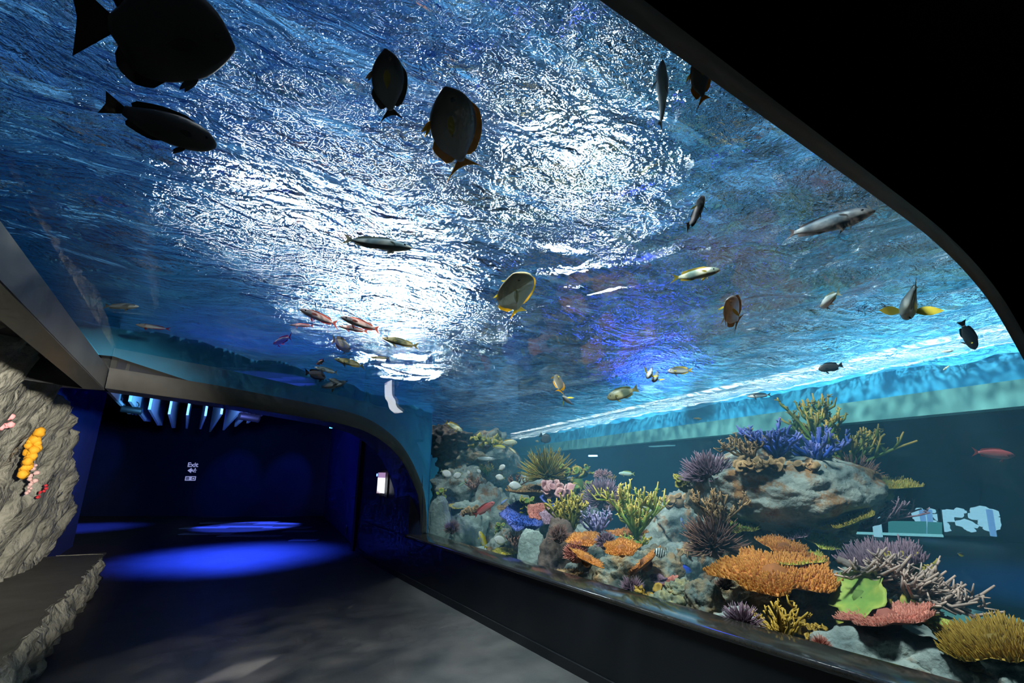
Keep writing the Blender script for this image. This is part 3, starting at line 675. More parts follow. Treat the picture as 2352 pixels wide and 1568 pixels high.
def plate(label, px, py, d, rxpx, rypx, col, seed=0, nubs=420, nub=.07, rotpx=0, wob=.16, name='table_coral', group=None, dish=.10, thick=.05, stalk=True, under=None):
    """table coral: half width / apparent half height in pixels; rotpx tilts its long axis in the picture (degrees)"""
    rnd = random.Random(seed); c = at(px, py, d); k = d / FPX; RX = rxpx * k
    root = empty(name, c); tag(root, label, 'coral', group)
    v = view_from(c); alpha = math.asin(max(-1, min(1, v.z)))
    ratio = min(.95, rypx / rxpx); beta = math.asin(ratio) - alpha
    toc = Vector((v.x, v.y, 0)).normalized(); right = Vector((-toc.y, toc.x, 0))
    N_ = (UP * math.cos(beta) + toc * math.sin(beta)).normalized()
    rot = Matrix.Rotation(math.radians(-rotpx), 3, -toc)
    ex = rot @ right; N_ = (rot @ N_).normalized(); ex = (ex - N_ * ex.dot(N_)).normalized(); ey = N_.cross(ex)
    ph1, ph2 = rnd.random() * 6, rnd.random() * 6
    def rad(t): return 1 + wob * math.sin(2 * t + ph1) * .5 + wob * .6 * math.sin(5 * t + ph2) + wob * .35 * math.sin(9 * t + ph1 * 2)
    def P(t, q, h): return (ex * math.cos(t) + ey * math.sin(t)) * (RX * q * rad(t)) + N_ * (RX * (dish * q * q + h))
    nt_, rings = 36, 5; V = []; Fp = []; A = []
    for i in range(rings + 1):
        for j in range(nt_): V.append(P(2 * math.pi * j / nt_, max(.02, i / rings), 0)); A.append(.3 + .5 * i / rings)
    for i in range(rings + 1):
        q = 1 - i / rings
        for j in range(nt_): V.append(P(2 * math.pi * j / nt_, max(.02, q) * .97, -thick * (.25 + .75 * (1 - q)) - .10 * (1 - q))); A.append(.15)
    for i in range(2 * rings + 1):
        for j in range(nt_): Fp.append((i * nt_ + j, i * nt_ + (j + 1) % nt_, (i + 1) * nt_ + (j + 1) % nt_, (i + 1) * nt_ + j))
    mesh_obj('plate', V, Fp, C[under or col], root, True, A)
    if stalk:
        mb = MB(); mb.tube([N_ * (-RX * .06), -UP * RX * .2 - toc * RX * .35, -UP * RX * .4 - toc * RX * 1.05], [RX * .3, RX * .16, RX * .22], 8, [.1, .1, .1]); mb.build('stalk', C[under or col], root)
    if nubs:
        mb = MB()
        for i in range(nubs):
            t = rnd.random() * 6.283; q = math.sqrt(rnd.random())
            p0 = P(t, q, -.005); L_ = RX * nub * rnd.uniform(.6, 1.4); dr = (N_ + (p0.normalized() if p0.length > 0 else N_) * .55 * q + Vector((rnd.uniform(-.3, .3), rnd.uniform(-.3, .3), rnd.uniform(-.1, .3)))).normalized()
            mb.tube([p0, p0 + dr * L_ * .6, p0 + dr * L_], [RX * .022, RX * .02, RX * .008], 4, [.35 + .3 * q, .7, .95], False)
        o = mb.build('branchlets', C[col], root); o['kind'] = 'stuff'
    return root
def leafy(label, px, py, d, wpx, hpx, col, n=26, seed=0, leaf=.3, name='leaf_coral', group=None):
    rnd = random.Random(seed); c = at(px, py, d); k = d / FPX; W = wpx * k; H = hpx * k
    root = empty(name, c); tag(root, label, 'coral', group)
    away = Vector((-view_from(c).x, -view_from(c).y, 0)).normalized(); right = Vector((away.y, -away.x, 0))
    for i in range(n):
        cc = right * rnd.uniform(-1, 1) * W + away * rnd.uniform(-.6, .6) * W + UP * rnd.uniform(-1, 1) * H
        R = W * leaf * rnd.uniform(.7, 1.3); nrm = (UP * .6 - away * .5 + Vector((rnd.uniform(-1, 1), rnd.uniform(-1, 1), rnd.uniform(-.5, .5))) * .8).normalized()
        ex = nrm.orthogonal().normalized(); ey = nrm.cross(ex); V = [cc - nrm * R * .8]; A = [.0]
        n_ = 14
        for j in range(n_):
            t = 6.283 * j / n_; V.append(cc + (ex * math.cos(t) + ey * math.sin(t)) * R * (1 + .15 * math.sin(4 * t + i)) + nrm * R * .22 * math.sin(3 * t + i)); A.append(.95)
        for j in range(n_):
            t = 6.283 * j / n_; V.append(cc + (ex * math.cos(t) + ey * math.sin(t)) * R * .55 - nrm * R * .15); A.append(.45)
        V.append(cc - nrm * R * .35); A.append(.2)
        Fp = []
        for j in range(n_):
            j2 = (j + 1) % n_; Fp += [(0, 1 + j2, 1 + j), (1 + j, 1 + j2, 1 + n_ + j2, 1 + n_ + j), (1 + n_ + j, 1 + n_ + j2, 2 * n_ + 1)]
        mesh_obj('frond', V, Fp, C[col], root, True, A)
    mb = MB(); mb.tube([-UP * H * 1.1, UP * H * .3], [W * .35, W * .25], 8, [.1, .1]); mb.build('stem', C[col], root)
    return root
M_reef = mat('reef_rock', (.15, .19, .18), .9, (.27, .31, .28), 3.4, bump=.9, bscale=9, ramp=(.32, .50), color3=(.24, .12, .04), detail=10, bdist=.06)
M_reef_rust = mat('rusty_reef_rock', (.13, .18, .17), .9, (.27, .20, .11), 4.5, bump=1, bscale=10, ramp=(.38, .56), color3=(.34, .15, .04), detail=10, bdist=.06)
M_reef_pale = mat('pale_reef_rock', (.20, .27, .25), .9, (.30, .36, .33), 3.0, bump=.8, bscale=8, ramp=(.3, .6), bdist=.05)
M_reef_dark = mat('dark_mossy_rock', (.055, .04, .035), .95, (.12, .08, .06), 7.0, bump=1.0, bscale=16)
M_reef_yel = mat('crusted_rubble', (.16, .19, .14), .9, (.42, .36, .16), 9.0, bump=.9, bscale=14, ramp=(.4, .6), color3=(.40, .18, .06))
def rock(label, px, py, d, rx, ry, m, seed=0, amp=.28, rz=1.0, freq=1.6, sub=5, tilt=0, name='reef_rock', group=None):
    c = at(px, py, d); k = d / FPX; A_ = rx * k; B_ = ry * k
    v = view_from(c); toc = Vector((v.x, v.y, 0)).normalized(); right = Vector((-toc.y, toc.x, 0))
    rot = Matrix.Rotation(math.radians(-tilt), 3, -toc)
    bm = bmesh.new(); bmesh.ops.create_icosphere(bm, subdivisions=sub, radius=1.0)
    for q in bm.verts:
        p = q.co.copy(); s_ = Vector((seed * 3.1, seed * 1.7, 0))
        f_ = 1 + amp * noise.fractal(p * freq + s_, 1.0, 2.0, 5) + amp * .35 * abs(noise.noise(p * freq * 2.6 + s_)) - amp * .30 * max(0, .3 - noise.voronoi(p * freq * 1.7 + s_)[0][0]) / .3
        p = p * f_
        q.co = rot @ (right * (p.x * A_) + toc * (p.y * A_ * rz * .8) + UP * (p.z * B_))
    me = bpy.data.meshes.new(name); bm.to_mesh(me); bm.free()
    me.polygons.foreach_set('use_smooth', [True] * len(me.polygons)); me.materials.append(m)
    o = bpy.data.objects.new(name, me); COL.objects.link(o); o.location = c
    tag(o, label, 'rock', group); return o

# ------------------------------------------------------------------ reef rocks
rock('huge rounded grey boulder crowned with blue corals', 1795, 1125, 4.95, 185, 92, M_reef, 1, .15, 1.0, 1.5, 6)
rock('rust-stained shoulder rock on the left of the huge boulder', 1648, 1135, 5.2, 62, 62, M_reef_rust, 2, .3)
rock('grey rock column holding up the huge boulder', 1755, 1275, 5.1, 120, 100, M_reef, 3, .3)
rock('dark ledge under the right side of the huge boulder', 1850, 1210, 5.4, 90, 30, M_reef, 31, .3)
rock('broad grey rock under the big orange table coral', 1795, 1432, 4.05, 165, 112, M_reef_rust, 4, .3, 1.0, 1.6, 6)
rock('tall grey rock face under the red plate coral', 2060, 1585, 2.98, 190, 115, M_reef, 5, .24, .75, 1.5, 6)
rock('sloping grey rock at the bottom right of the tank', 2225, 1590, 2.75, 150, 95, M_reef, 6, .3)
rock('grey rusty boulder with a split beside the striped fish', 1448, 1338, 5.25, 85, 70, M_reef_rust, 7, .28, .8, 1.5, 6)
rock('grey-green rock tucked left of the split boulder', 1345, 1350, 5.6, 62, 66, M_reef, 8, .3)
rock('dark hairy brown rock column under the green staghorn', 1290, 1290, 5.9, 46, 80, M_reef_dark, 9, .3)
rock('pale smooth slab standing under the blue table coral', 1222, 1285, 6.3, 34, 68, M_reef_pale, 10, .16, .6)
rock('sloping brown-edged rock ledge right of the split boulder', 1510, 1310, 5.3, 55, 46, M_reef_rust, 11, .35, tilt=30)
rock('crusted yellow rubble stone touching the sill, left one', 1535, 1392, 4.25, 42, 30, M_reef_yel, 12, .5, freq=2.4, group='crusted rubble at the sill')
rock('crusted yellow rubble stone touching the sill, middle one', 1572, 1362, 4.3, 34, 24, M_reef_yel, 13, .5, freq=2.4, group='crusted rubble at the sill')
rock('rounded brown crusted stone right of the yellow rubble', 1622, 1388, 4.0, 44, 50, M_reef_rust, 14, .35)
rock('dim background rock behind the lime staghorn', 1570, 1195, 6.7, 62, 62, M_reef, 15, .35)
rock('dim low background rock behind the striped fish', 1600, 1300, 6.2, 80, 62, M_reef, 16, .35)
rock('dim dark background rock beside the blue fish', 1515, 1240, 6.9, 70, 80, M_reef, 17, .3)
rock('grey rock wall behind the leafy green coral', 1300, 1170, 8.3, 75, 70, M_reef, 18, .3)
rock('grey rock behind the left corner post corals', 1225, 1145, 8.8, 48, 55, M_reef_pale, 19, .25)
rock('teal-grey rock between the blue and orange plate corals', 1320, 1255, 6.7, 60, 60, M_reef, 20, .3)
rock('reddish brown crusted rock at the top of the far left reef', 1030, 1012, 10.5, 48, 34, M_reef_dark, 21, .45, freq=2.2)
rock('brown ragged outcrop in the upper far left reef', 1055, 1062, 10.6, 52, 46, M_reef_rust, 22, .45, freq=2.0)
rock('dark teal outcrop behind the yellow fish', 1120, 1050, 11.2, 68, 55, M_reef, 23, .4)
rock('dark back rock of the far left reef near the corner', 1150, 1130, 11.6, 60, 70, M_reef, 24, .35)
rock('pale upright slab beside the blue tank wall', 1008, 1205, 9.0, 26, 66, M_reef_pale, 25, .15, .6)
rock('grey-green rock in the middle of the far left reef', 1050, 1130, 10.2, 55, 55, M_reef, 26, .35)
rock('pale grooved rock with a dark hole above the sill', 1075, 1215, 9.3, 44, 60, M_reef_pale, 27, .25)
rock('shadowed teal rock right of the pale grooved rock', 1125, 1195, 9.8, 52, 75, M_reef, 28, .3)
rock('low grey rock under the white round fish', 1170, 1265, 7.6, 45, 40, M_reef, 29, .35)
rock('grey rock foot behind the purple tuft at the sill', 1700, 1460, 3.5, 70, 55, M_reef, 30, .3)
rock('mottled grey rock between the orange table and the green cup', 1925, 1432, 3.8, 70, 85, M_reef_rust, 32, .3)
rock('low rock carrying the mustard table coral', 2330, 1560, 2.55, 70, 60, M_reef, 33, .3)
rock('rock shelf behind the spiky purple table coral', 1960, 1345, 4.3, 85, 50, M_reef, 34, .3)

# ------------------------------------------------------------------ reef corals
S = staghorn
S('bright blue staghorn coral on the left top of the huge boulder', 1785, 1050, 4.7, 82, 92, 'blue', 13, 1, .021, 4)
S('bright blue staghorn coral on the right top of the huge boulder', 1880, 1062, 4.6, 82, 105, 'blue', 13, 2, .022, 3)
S('tall green staghorn coral rising highest above the boulder', 1888, 1035, 4.95, 135, 92, 'green', 10, 3, .021, 6)
S('green-brown staghorn spreading to the right of the boulder top', 1950, 1075, 4.8, 85, 105, 'green', 12, 4, .018, 5, lean=(45, 0))
S('brown staghorn at the left end of the boulder top', 1728, 1060, 4.75, 68, 72, 'brown', 13, 5, .016, 5, lean=(-15, 0))
spiky('dusky purple bush on the upper left shoulder rock', 1628, 1092, 5.0, 66, 'purple', 320, 6, .7, .5, .035)
leafy('small olive knobby coral left of the purple bush', 1572, 1105, 5.2, 16, 22, 'olive', 14, 7, .55)
spiky('dark bristly coral on the right of the boulder top', 1965, 1090, 4.7, 56, 'dark', 280, 8, .6, .6, .03)
S('brown branching coral with orange tips on the boulder face', 1650, 1212, 4.6, 95, 90, 'brown', 10, 9, .014, 7)
spiky('dark reddish bush hanging below the shoulder rock', 1640, 1248, 4.6, 72, 'dark', 340, 10, .95, .6, .03)
S('purplish thin branching coral right of the boulder', 1985, 1212, 4.5, 70, 95, 'purple', 11, 11, .012, 7, lean=(55, 0))
plate('olive plate coral jutting from the right side of the boulder', 2035, 1114, 4.6, 60, 13, 'olive', 12, 420, .10)
plate('bright green plate coral under the dark reddish bush', 1692, 1208, 4.7, 46, 18, 'green', 13, 380, .12)
plate('slanting olive plate coral below the boulder', 1952, 1198, 4.3, 56, 11, 'olive', 14, 420, .12, rotpx=20)
plate('brown plate coral with lilac tips left of the green one', 1826, 1226, 4.5, 40, 14, 'purple', 15, 360, .16, rotpx=14)
plate('vivid green tilted plate coral under the boulder', 1890, 1242, 4.4, 37, 20, 'lime', 16, 380, .14, rotpx=-14)
plate('small rust orange plate coral above the big orange table', 1800, 1257, 4.2, 52, 17, 'orange', 17, 460, .10, rotpx=-8)
plate('largest orange table coral in front of the boulder', 1780, 1322, 3.75, 118, 48, 'orange', 18, 1500, .07, wob=.22)
plate('green-rimmed plate coral at the back edge of the orange table', 1830, 1285, 4.0, 62, 15, 'lime', 19, 500, .09, rotpx=6)
plate('spiky lilac-grey table coral with long upright branchlets', 2025, 1288, 3.7, 84, 26, 'purple', 20, 800, .22, rotpx=8)
S('olive green staghorn at the right of the lilac table', 2105, 1345, 3.5, 75, 66, 'olive', 10, 21, .018, 4)
S('long grey-brown branching coral sloping down to the right', 1925, 1285, 3.5, 16, 50, 'grey', 13, 22, .020, 8, lean=(190, -95))
plate('smooth yellow-green cup coral facing the glass', 1978, 1372, 3.3, 66, 44, 'moss', 23, 0, 0, rotpx=28, dish=.22, name='cup_coral')
plate('lower green cup coral lip below the yellow-green cup', 1950, 1412, 3.3, 34, 20, 'green', 24, 0, 0, rotpx=50, dish=.2, name='cup_coral')
plate('deep red plate coral in the lower right', 2038, 1418, 3.05, 88, 24, 'red', 25, 1000, .07, rotpx=14, wob=.2)
leafy('yellow-green frilled coral above the red plate', 2085, 1392, 3.2, 42, 20, 'olive', 22, 26, .4)
plate('green funnel-shaped coral right of the red plate', 2152, 1440, 2.95, 32, 13, 'gold', 27, 200, .08, dish=.35, under='moss', name='cup_coral')
plate('mustard table coral with long bristles at the right edge', 2285, 1480, 2.65, 100, 42, 'gold', 28, 1300, .17, rotpx=12)
spiky('lilac tuft of coral on the sill below the orange table', 1705, 1430, 3.3, 46, 'purple', 300, 29, .7, .6, .03)
S('ochre staghorn standing at the sill', 1800, 1470, 3.2, 90, 85, 'gold', 13, 30, .012, 3)
spiky('small pink tuft at the sill right of the ochre staghorn', 1885, 1480, 3.05, 24, 'red', 160, 31, .6, .6, .04)
# centre group
plate('flat brown plate coral jutting left at the corner post', 1232, 1128, 7.6, 68, 9, 'brown', 32, 380, .07)
spiky('brown-green grassy bush on top of the left plate coral', 1258, 1090, 7.5, 62, 'olive', 380, 33, .8, .75, .025)
S('small purple-brown branching coral at the left plate tip', 1185, 1120, 7.7, 32, 38, 'dark', 8, 34, .014, 3)
leafy('green leafy cabbage coral on the upper middle reef', 1328, 1112, 7.3, 42, 42, 'green', 44, 35, .26)
spiky('peach rounded soft coral mound against the dark window', 1385, 1092, 7.6, 24, 'pink', 180, 36, .5, .3, .08)
S('little tan branching coral right of the peach mound', 1408, 1104, 7.4, 14, 30, 'gold', 7, 37, .010, 3)
leafy('lilac and pink frilled coral under the grassy bush', 1278, 1122, 7.0, 36, 13, 'pink', 18, 38, .34)
plate('dark blue tube-like plate coral under the pink frill', 1268, 1148, 7.0, 26, 16, 'blue', 39, 200, .07, rotpx=-20)
plate('large blue table coral at the left of the middle reef', 1200, 1188, 7.2, 46, 32, 'blue', 40, 600, .06)
plate('round rust-pink plate coral beside the blue table', 1238, 1176, 6.7, 27, 20, 'red', 41, 320, .07)
plate('round grey-pink plate coral overlapping the rust-pink one', 1266, 1188, 6.5, 27, 18, 'purple', 42, 320, .07)
leafy('small green leafy coral on the blue table', 1212, 1162, 6.9, 14, 18, 'green', 16, 43, .45)
S('dense green-gold staghorn in the middle of the reef', 1312, 1220, 6.1, 92, 66, 'olive', 20, 44, .022, 4)
spiky('dusky lilac bush right of the leafy cabbage coral', 1385, 1148, 6.8, 54, 'purple', 320, 45, .9, .6, .03)
S('blue-lilac staghorn below the dusky bush', 1372, 1232, 6.0, 70, 50, 'lilac', 14, 46, .016, 4)
S('large lime green staghorn spreading before the dark window', 1462, 1232, 5.6, 125, 105, 'lime', 13, 47, .021, 7)
S('low lime branching coral at the foot of the large lime staghorn', 1475, 1250, 5.5, 22, 62, 'lime', 8, 48, .014, 4)
plate('orange plate coral left of the purple mound', 1345, 1240, 5.5, 42, 16, 'orange', 49, 420, .08)
spiky('red-pink fuzzy coral mound above the sill', 1322, 1272, 5.35, 32, 'red', 300, 50, .9, .4, .04)
spiky('purple fuzzy mound beside the orange table', 1392, 1245, 5.4, 28, 'purple', 260, 51, .9, .4, .04)
plate('rust orange table coral on top of the split boulder', 1428, 1260, 4.85, 42, 18, 'orange', 52, 520, .09)
plate('ochre plate edge slanting down to the left of the split boulder', 1348, 1284, 5.0, 42, 9, 'orange', 53, 300, .06, rotpx=-24)
plate('ochre plate edge slanting down to the right of the split boulder', 1482, 1292, 4.9, 50, 8, 'orange', 54, 300, .06, rotpx=38)
plate('brown plate coral behind the foot of the lime staghorn', 1440, 1226, 5.9, 45, 8, 'orange', 55, 300, .07)
spiky('dull purple tuft at the foot of the split boulder', 1452, 1352, 4.65, 30, 'purple', 240, 56, .8, .6, .03)
leafy('green and orange leafy coral at the sill by the split boulder', 1492, 1366, 4.5, 24, 20, 'gold', 20, 57, .4)
plate('dark purple cushion coral on the right ledge', 1512, 1330, 4.8, 19, 10, 'purple', 58, 260, .08, name='cushion_coral')
# far left group
plate('brown-green cup-shaped plate coral of the far left reef', 1057, 1163, 9.4, 26, 8, 'olive', 59, 200, .05)
spiky('round dark brown bush standing above the sill', 1038, 1216, 8.6, 22, 'dark', 260, 60, 1.0, .6, .025)
S('pale green branching coral among the white fish', 1118, 1092, 10.0, 28, 32, 'green', 9, 61, .018, 3)
leafy('small bright green coral on the pale slab', 1013, 1135, 9.2, 10, 10, 'lime', 10, 62, .5)
leafy('bright green leafy coral low beside the dotted fish', 1147, 1217, 8.8, 10, 14, 'green', 12, 63, .5)
plate('yellow-olive plate coral low at the sill', 1160, 1268, 7.2, 28, 8, 'olive', 64, 260, .07)
plate('olive brown plate coral left of the blue table', 1165, 1168, 8.0, 24, 6, 'brown', 65, 200, .07)
# fillers between the larger corals
spiky('dark brown bristle clump between the lilac bush and the lime staghorn', 1425, 1165, 6.4, 34, 'dark', 240, 70, .9, .6, .03)
S('thin purple branching coral behind the lime staghorn', 1425, 1185, 6.6, 60, 55, 'purple', 10, 71, .012, 5)
S('brown twiggy coral low beside the pale smooth slab', 1182, 1262, 6.9, 34, 34, 'dark', 9, 72, .012, 4)
leafy('tan crust coral along the left top of the huge boulder', 1738, 1066, 4.55, 52, 9, 'brown', 26, 73, .24)
leafy('tan crust coral along the middle top of the huge boulder', 1835, 1070, 4.5, 48, 9, 'brown', 24, 74, .24)
leafy('rusty crust coral on the right end of the huge boulder', 1945, 1100, 4.6, 32, 20, 'orange', 20, 75, .3)
leafy('rusty crust coral low on the right face of the huge boulder', 1935, 1140, 4.55, 26, 12, 'brown', 16, 76, .3)
plate('small brown plate coral at the foot of the dark hairy rock', 1305, 1318, 5.3, 34, 8, 'brown', 77, 260, .08)
spiky('brown mossy tuft on the dark hairy rock', 1285, 1232, 5.6, 28, 'dark', 260, 78, 1.0, .5, .025)
leafy('brown frilled coral on the dim rock behind the lime staghorn', 1560, 1150, 6.2, 34, 12, 'brown', 20, 79, .3)
leafy('rust-coloured crust on the dim rock below the light blue fish', 1598, 1262, 5.7, 34, 12, 'brown', 20, 80, .3)
plate('thin rust plate coral on the right slope of the split boulder', 1535, 1336, 4.9, 26, 7, 'red', 81, 220, .07, rotpx=30)
spiky('dusky tuft in the cleft left of the broad grey rock', 1665, 1345, 4.0, 26, 'dark', 220, 82, .8, .6, .03)
S('dark twig coral on the far left rocks under the white fish', 1092, 1128, 9.0, 30, 34, 'dark', 9, 83, .016, 4)
leafy('mossy green crust on the upper far left outcrop', 1120, 1012, 9.9, 34, 8, 'olive', 18, 84, .3)
leafy('brown crust on the pale grooved rock', 1075, 1172, 8.7, 20, 8, 'brown', 14, 85, .35)
leafy('orange crust on the broad grey rock above the ochre staghorn', 1870, 1450, 3.35, 28, 18, 'gold', 18, 86, .32)
# sponges on the left rock wall
def wall_sponge(label, px, py, wpx, hpx, col, seed, kind):
    p = at_x(px, py, -1.22); k = (p - CAMP).length / FPX * 1.15
    root = empty('wall_sponge', p); tag(root, label, 'sponge', None); rnd = random.Random(seed)
    n_ = max(7, int(hpx / 2.6)); 
    for i in range(n_):
        t = i / (n_ - 1) - .5
        bm = bmesh.new(); bmesh.ops.create_icosphere(bm, subdivisions=2, radius=1)
        R = wpx * k * rnd.uniform(.20, .34)
        for q in bm.verts: q.co = q.co * (1 + .35 * noise.noise(q.co * 2.5 + Vector((seed + i, 0, 0)))) * R
        me = bpy.data.meshes.new('lobe'); bm.to_mesh(me); bm.free(); me.polygons.foreach_set('use_smooth', [True] * len(me.polygons))
        me.attributes.new('tip', 'FLOAT', 'POINT').data.foreach_set('value', [.7] * len(me.vertices)); me.materials.append(C[col])
        o = bpy.data.objects.new('lobe', me); COL.objects.link(o); o.parent = root
        o.location = (rnd.uniform(-.02, .04), rnd.uniform(-.35, .35) * wpx * k, -t * hpx * k * .95 + rnd.uniform(-.01, .01))
    return root
C['hotorange'] = coralmat('sponge_orange', (.75, .33, .01), (.9, .42, .02)); C['rose'] = coralmat('sponge_rose', (.75, .28, .30), (.85, .38, .38)); C['blush'] = coralmat('sponge_blush', (.62, .38, .36), (.7, .45, .42)); C['crimson'] = coralmat('sponge_crimson', (.5, .02, .03), (.55, .03, .04))
wall_sponge('pink lumpy sponge at the left edge of the rock wall', 8, 967, 20, 16, 'rose', 1, 0)
wall_sponge('tall orange sponge cluster on the rock wall', 68, 1040, 20, 62, 'hotorange', 2, 0)
wall_sponge('small orange sponge high on the rock wall', 148, 997, 8, 20, 'hotorange', 3, 0)
wall_sponge('pale pink tube sponge below the orange cluster', 72, 1098, 10, 40, 'blush', 4, 0)
wall_sponge('small crimson sponge low on the rock wall', 94, 1130, 7, 16, 'crimson', 5, 0)

# ================================================================== fish
def fishmat(name, back, belly, stripe=None, edge=None):
    if name in _mats: return _mats[name]
    m, nt, N, L, P = newmat(name); P.inputs['Roughness'].default_value = .42
    tc = N.new('ShaderNodeTexCoord'); sx = N.new('ShaderNodeSeparateXYZ'); L.new(tc.outputs['Generated'], sx.inputs[0])
    cr = N.new('ShaderNodeValToRGB'); e = cr.color_ramp.elements
    e[0].position = .25; e[0].color = (*belly, 1); e[1].position = .7; e[1].color = (*back, 1)
    L.new(sx.outputs['Z'], cr.inputs['Fac']); col = cr.outputs['Color']
    if stripe:
        n_, sc = stripe
        mm = N.new('ShaderNodeMath'); mm.operation = 'MULTIPLY'; mm.inputs[1].default_value = n_; L.new(sx.outputs['X'], mm.inputs[0])
        fr = N.new('ShaderNodeMath'); fr.operation = 'FRACT'; L.new(mm.outputs[0], fr.inputs[0])
        gt = N.new('ShaderNodeMath'); gt.operation = 'GREATER_THAN'; gt.inputs[1].default_value = .52; L.new(fr.outputs[0], gt.inputs[0])
        mx = N.new('ShaderNodeMix'); mx.data_type = 'RGBA'; L.new(gt.outputs[0], mx.inputs[0]); L.new(col, mx.inputs[6]); mx.inputs[7].default_value = (*sc, 1)
        col = mx.outputs[2]
    nz = N.new('ShaderNodeTexNoise'); nz.inputs['Scale'].default_value = 60; L.new(tc.outputs['Object'], nz.inputs['Vector'])
    b = N.new('ShaderNodeBump'); b.inputs['Strength'].default_value = .15; b.inputs['Distance'].default_value = .004; L.new(nz.outputs['Fac'], b.inputs['Height']); L.new(b.outputs[0], P.inputs['Normal'])
    L.new(col, P.inputs['Base Color']); _mats[name] = m; return m
def finmat(name, col):
    if name in _mats: return _mats[name]
    m, nt, N, L, P = newmat(name); N.remove(P)
    d = N.new('ShaderNodeBsdfDiffuse'); d.inputs[0].default_value = (*col, 1); t = N.new('ShaderNodeBsdfTranslucent'); t.inputs[0].default_value = (*col, 1)
    mx = N.new('ShaderNodeMixShader'); mx.inputs[0].default_value = .55; L.new(d.outputs[0], mx.inputs[1]); L.new(t.outputs[0], mx.inputs[2]); L.new(mx.outputs[0], N['Material Output'].inputs['Surface'])
    _mats[name] = m; return m
M_eye = mat('fish_eye', (.01, .01, .012), .15); M_iris = mat('fish_iris', (.5, .45, .25), .3)
# outlines: s from snout 0 to tail root 1 (fraction of full half-height)
OUT = {
 'deep':    ([0, .04, .12, .25, .45, .65, .82, .93, 1], [.05, .30, .62, .90, 1.0, .95, .68, .34, .17], [.05, .22, .46, .74, .92, 1.0, .90, .40, .17]),
 'oval':    ([0, .05, .15, .3, .5, .7, .87, 1], [.06, .36, .70, .95, 1.0, .84, .42, .13], [.06, .30, .62, .92, 1.0, .84, .42, .13]),
 'slender': ([0, .05, .15, .3, .5, .7, .87, 1], [.10, .42, .74, .96, 1.0, .80, .48, .24], [.10, .40, .74, .98, 1.0, .78, .46, .24]),
 'parrot':  ([0, .04, .12, .3, .5, .7, .87, 1], [.16, .50, .78, 1.0, 1.0, .86, .52, .30], [.16, .44, .72, .94, 1.0, .92, .60, .30]),
}
SP = {  # outline, height, width/height, tail kind, tail length, tail spread, dorsal h, anal h, pectoral len
 'batfish':  ('deep', .80, .24, 'trunc', .24, .26, .05, .06, .16),
 'surgeon':  ('oval', .50, .30, 'lunate', .24, .25, .055, .05, .15),
 'round':    ('oval', .62, .28, 'fork', .18, .15, .04, .04, .12),
 'slender':  ('slender', .23, .62, 'fork', .16, .12, .03, .025, .12),
 'unicorn':  ('slender', .26, .55, 'lunate', .14, .13, .03, .03, .11),
 'parrot':   ('parrot', .40, .45, 'trunc', .18, .14, .045, .04, .15),
 'snapper':  ('parrot', .30, .48, 'fork', .19, .14, .05, .03, .13),
}
FM = {}
def fm(key, back, belly, fin, pect=None, stripe=None): FM[key] = (fishmat('fish_' + key, back, belly, stripe), finmat('fin_' + key, fin), finmat('pectoral_' + key, pect or fin))
fm('charcoal', (.035, .032, .03), (.05, .045, .04), (.03, .028, .026))
fm('slate', (.06, .065, .07), (.12, .12, .12), (.10, .08, .06), (.75, .55, .05))
fm('orangefin', (.10, .085, .06), (.16, .13, .09), (.70, .34, .02), (.75, .55, .05))
fm('blue', (.20, .48, .70), (.45, .75, .9), (.55, .60, .60))
fm('silver', (.30, .35, .36), (.75, .8, .76), (.45, .45, .35))
fm('unicorn', (.20, .24, .30), (.8, .8, .8), (.40, .33, .33), (.70, .66, .64))
fm('cream', (.75, .70, .42), (.9, .85, .62), (.75, .55, .10))
fm('yellowdisc', (.80, .70, .38), (.9, .80, .48), (.80, .60, .06))
fm('pinkred', (.42, .24, .22), (.62, .50, .46), (.60, .16, .12))
fm('redtail', (.42, .36, .30), (.60, .55, .48), (.60, .08, .05))
fm('olive', (.16, .15, .07), (.32, .30, .16), (.28, .26, .10))
fm('yellowtail', (.08, .09, .09), (.40, .42, .40), (.78, .62, .15), (.8, .65, .1))
fm('white', (.62, .66, .66), (.80, .82, .80), (.62, .66, .40))
fm('goldfin', (.07, .07, .07), (.35, .36, .33), (.12, .12, .1), (.85, .65, .08))
fm('greenpale', (.30, .46, .38), (.62, .72, .66), (.50, .60, .20))
fm('lemon', (.75, .60, .02), (.78, .76, .62), (.80, .65, .02))
fm('snapred', (.50, .10, .10), (.62, .24, .22), (.52, .12, .10))
fm('striped', (.62, .72, .70), (.72, .80, .76), (.5, .55, .52), None, (5.2, (.02, .02, .02)))
fm('cobalt', (.04, .08, .60), (.10, .25, .75), (.05, .10, .55))
fm('skyblue', (.25, .38, .85), (.40, .55, .90), (.75, .65, .05))
fm('yellowblack', (.03, .03, .04), (.75, .62, .03), (.25, .45, .50))
fm('bw', (.03, .03, .035), (.60, .62, .60), (.08, .08, .08))
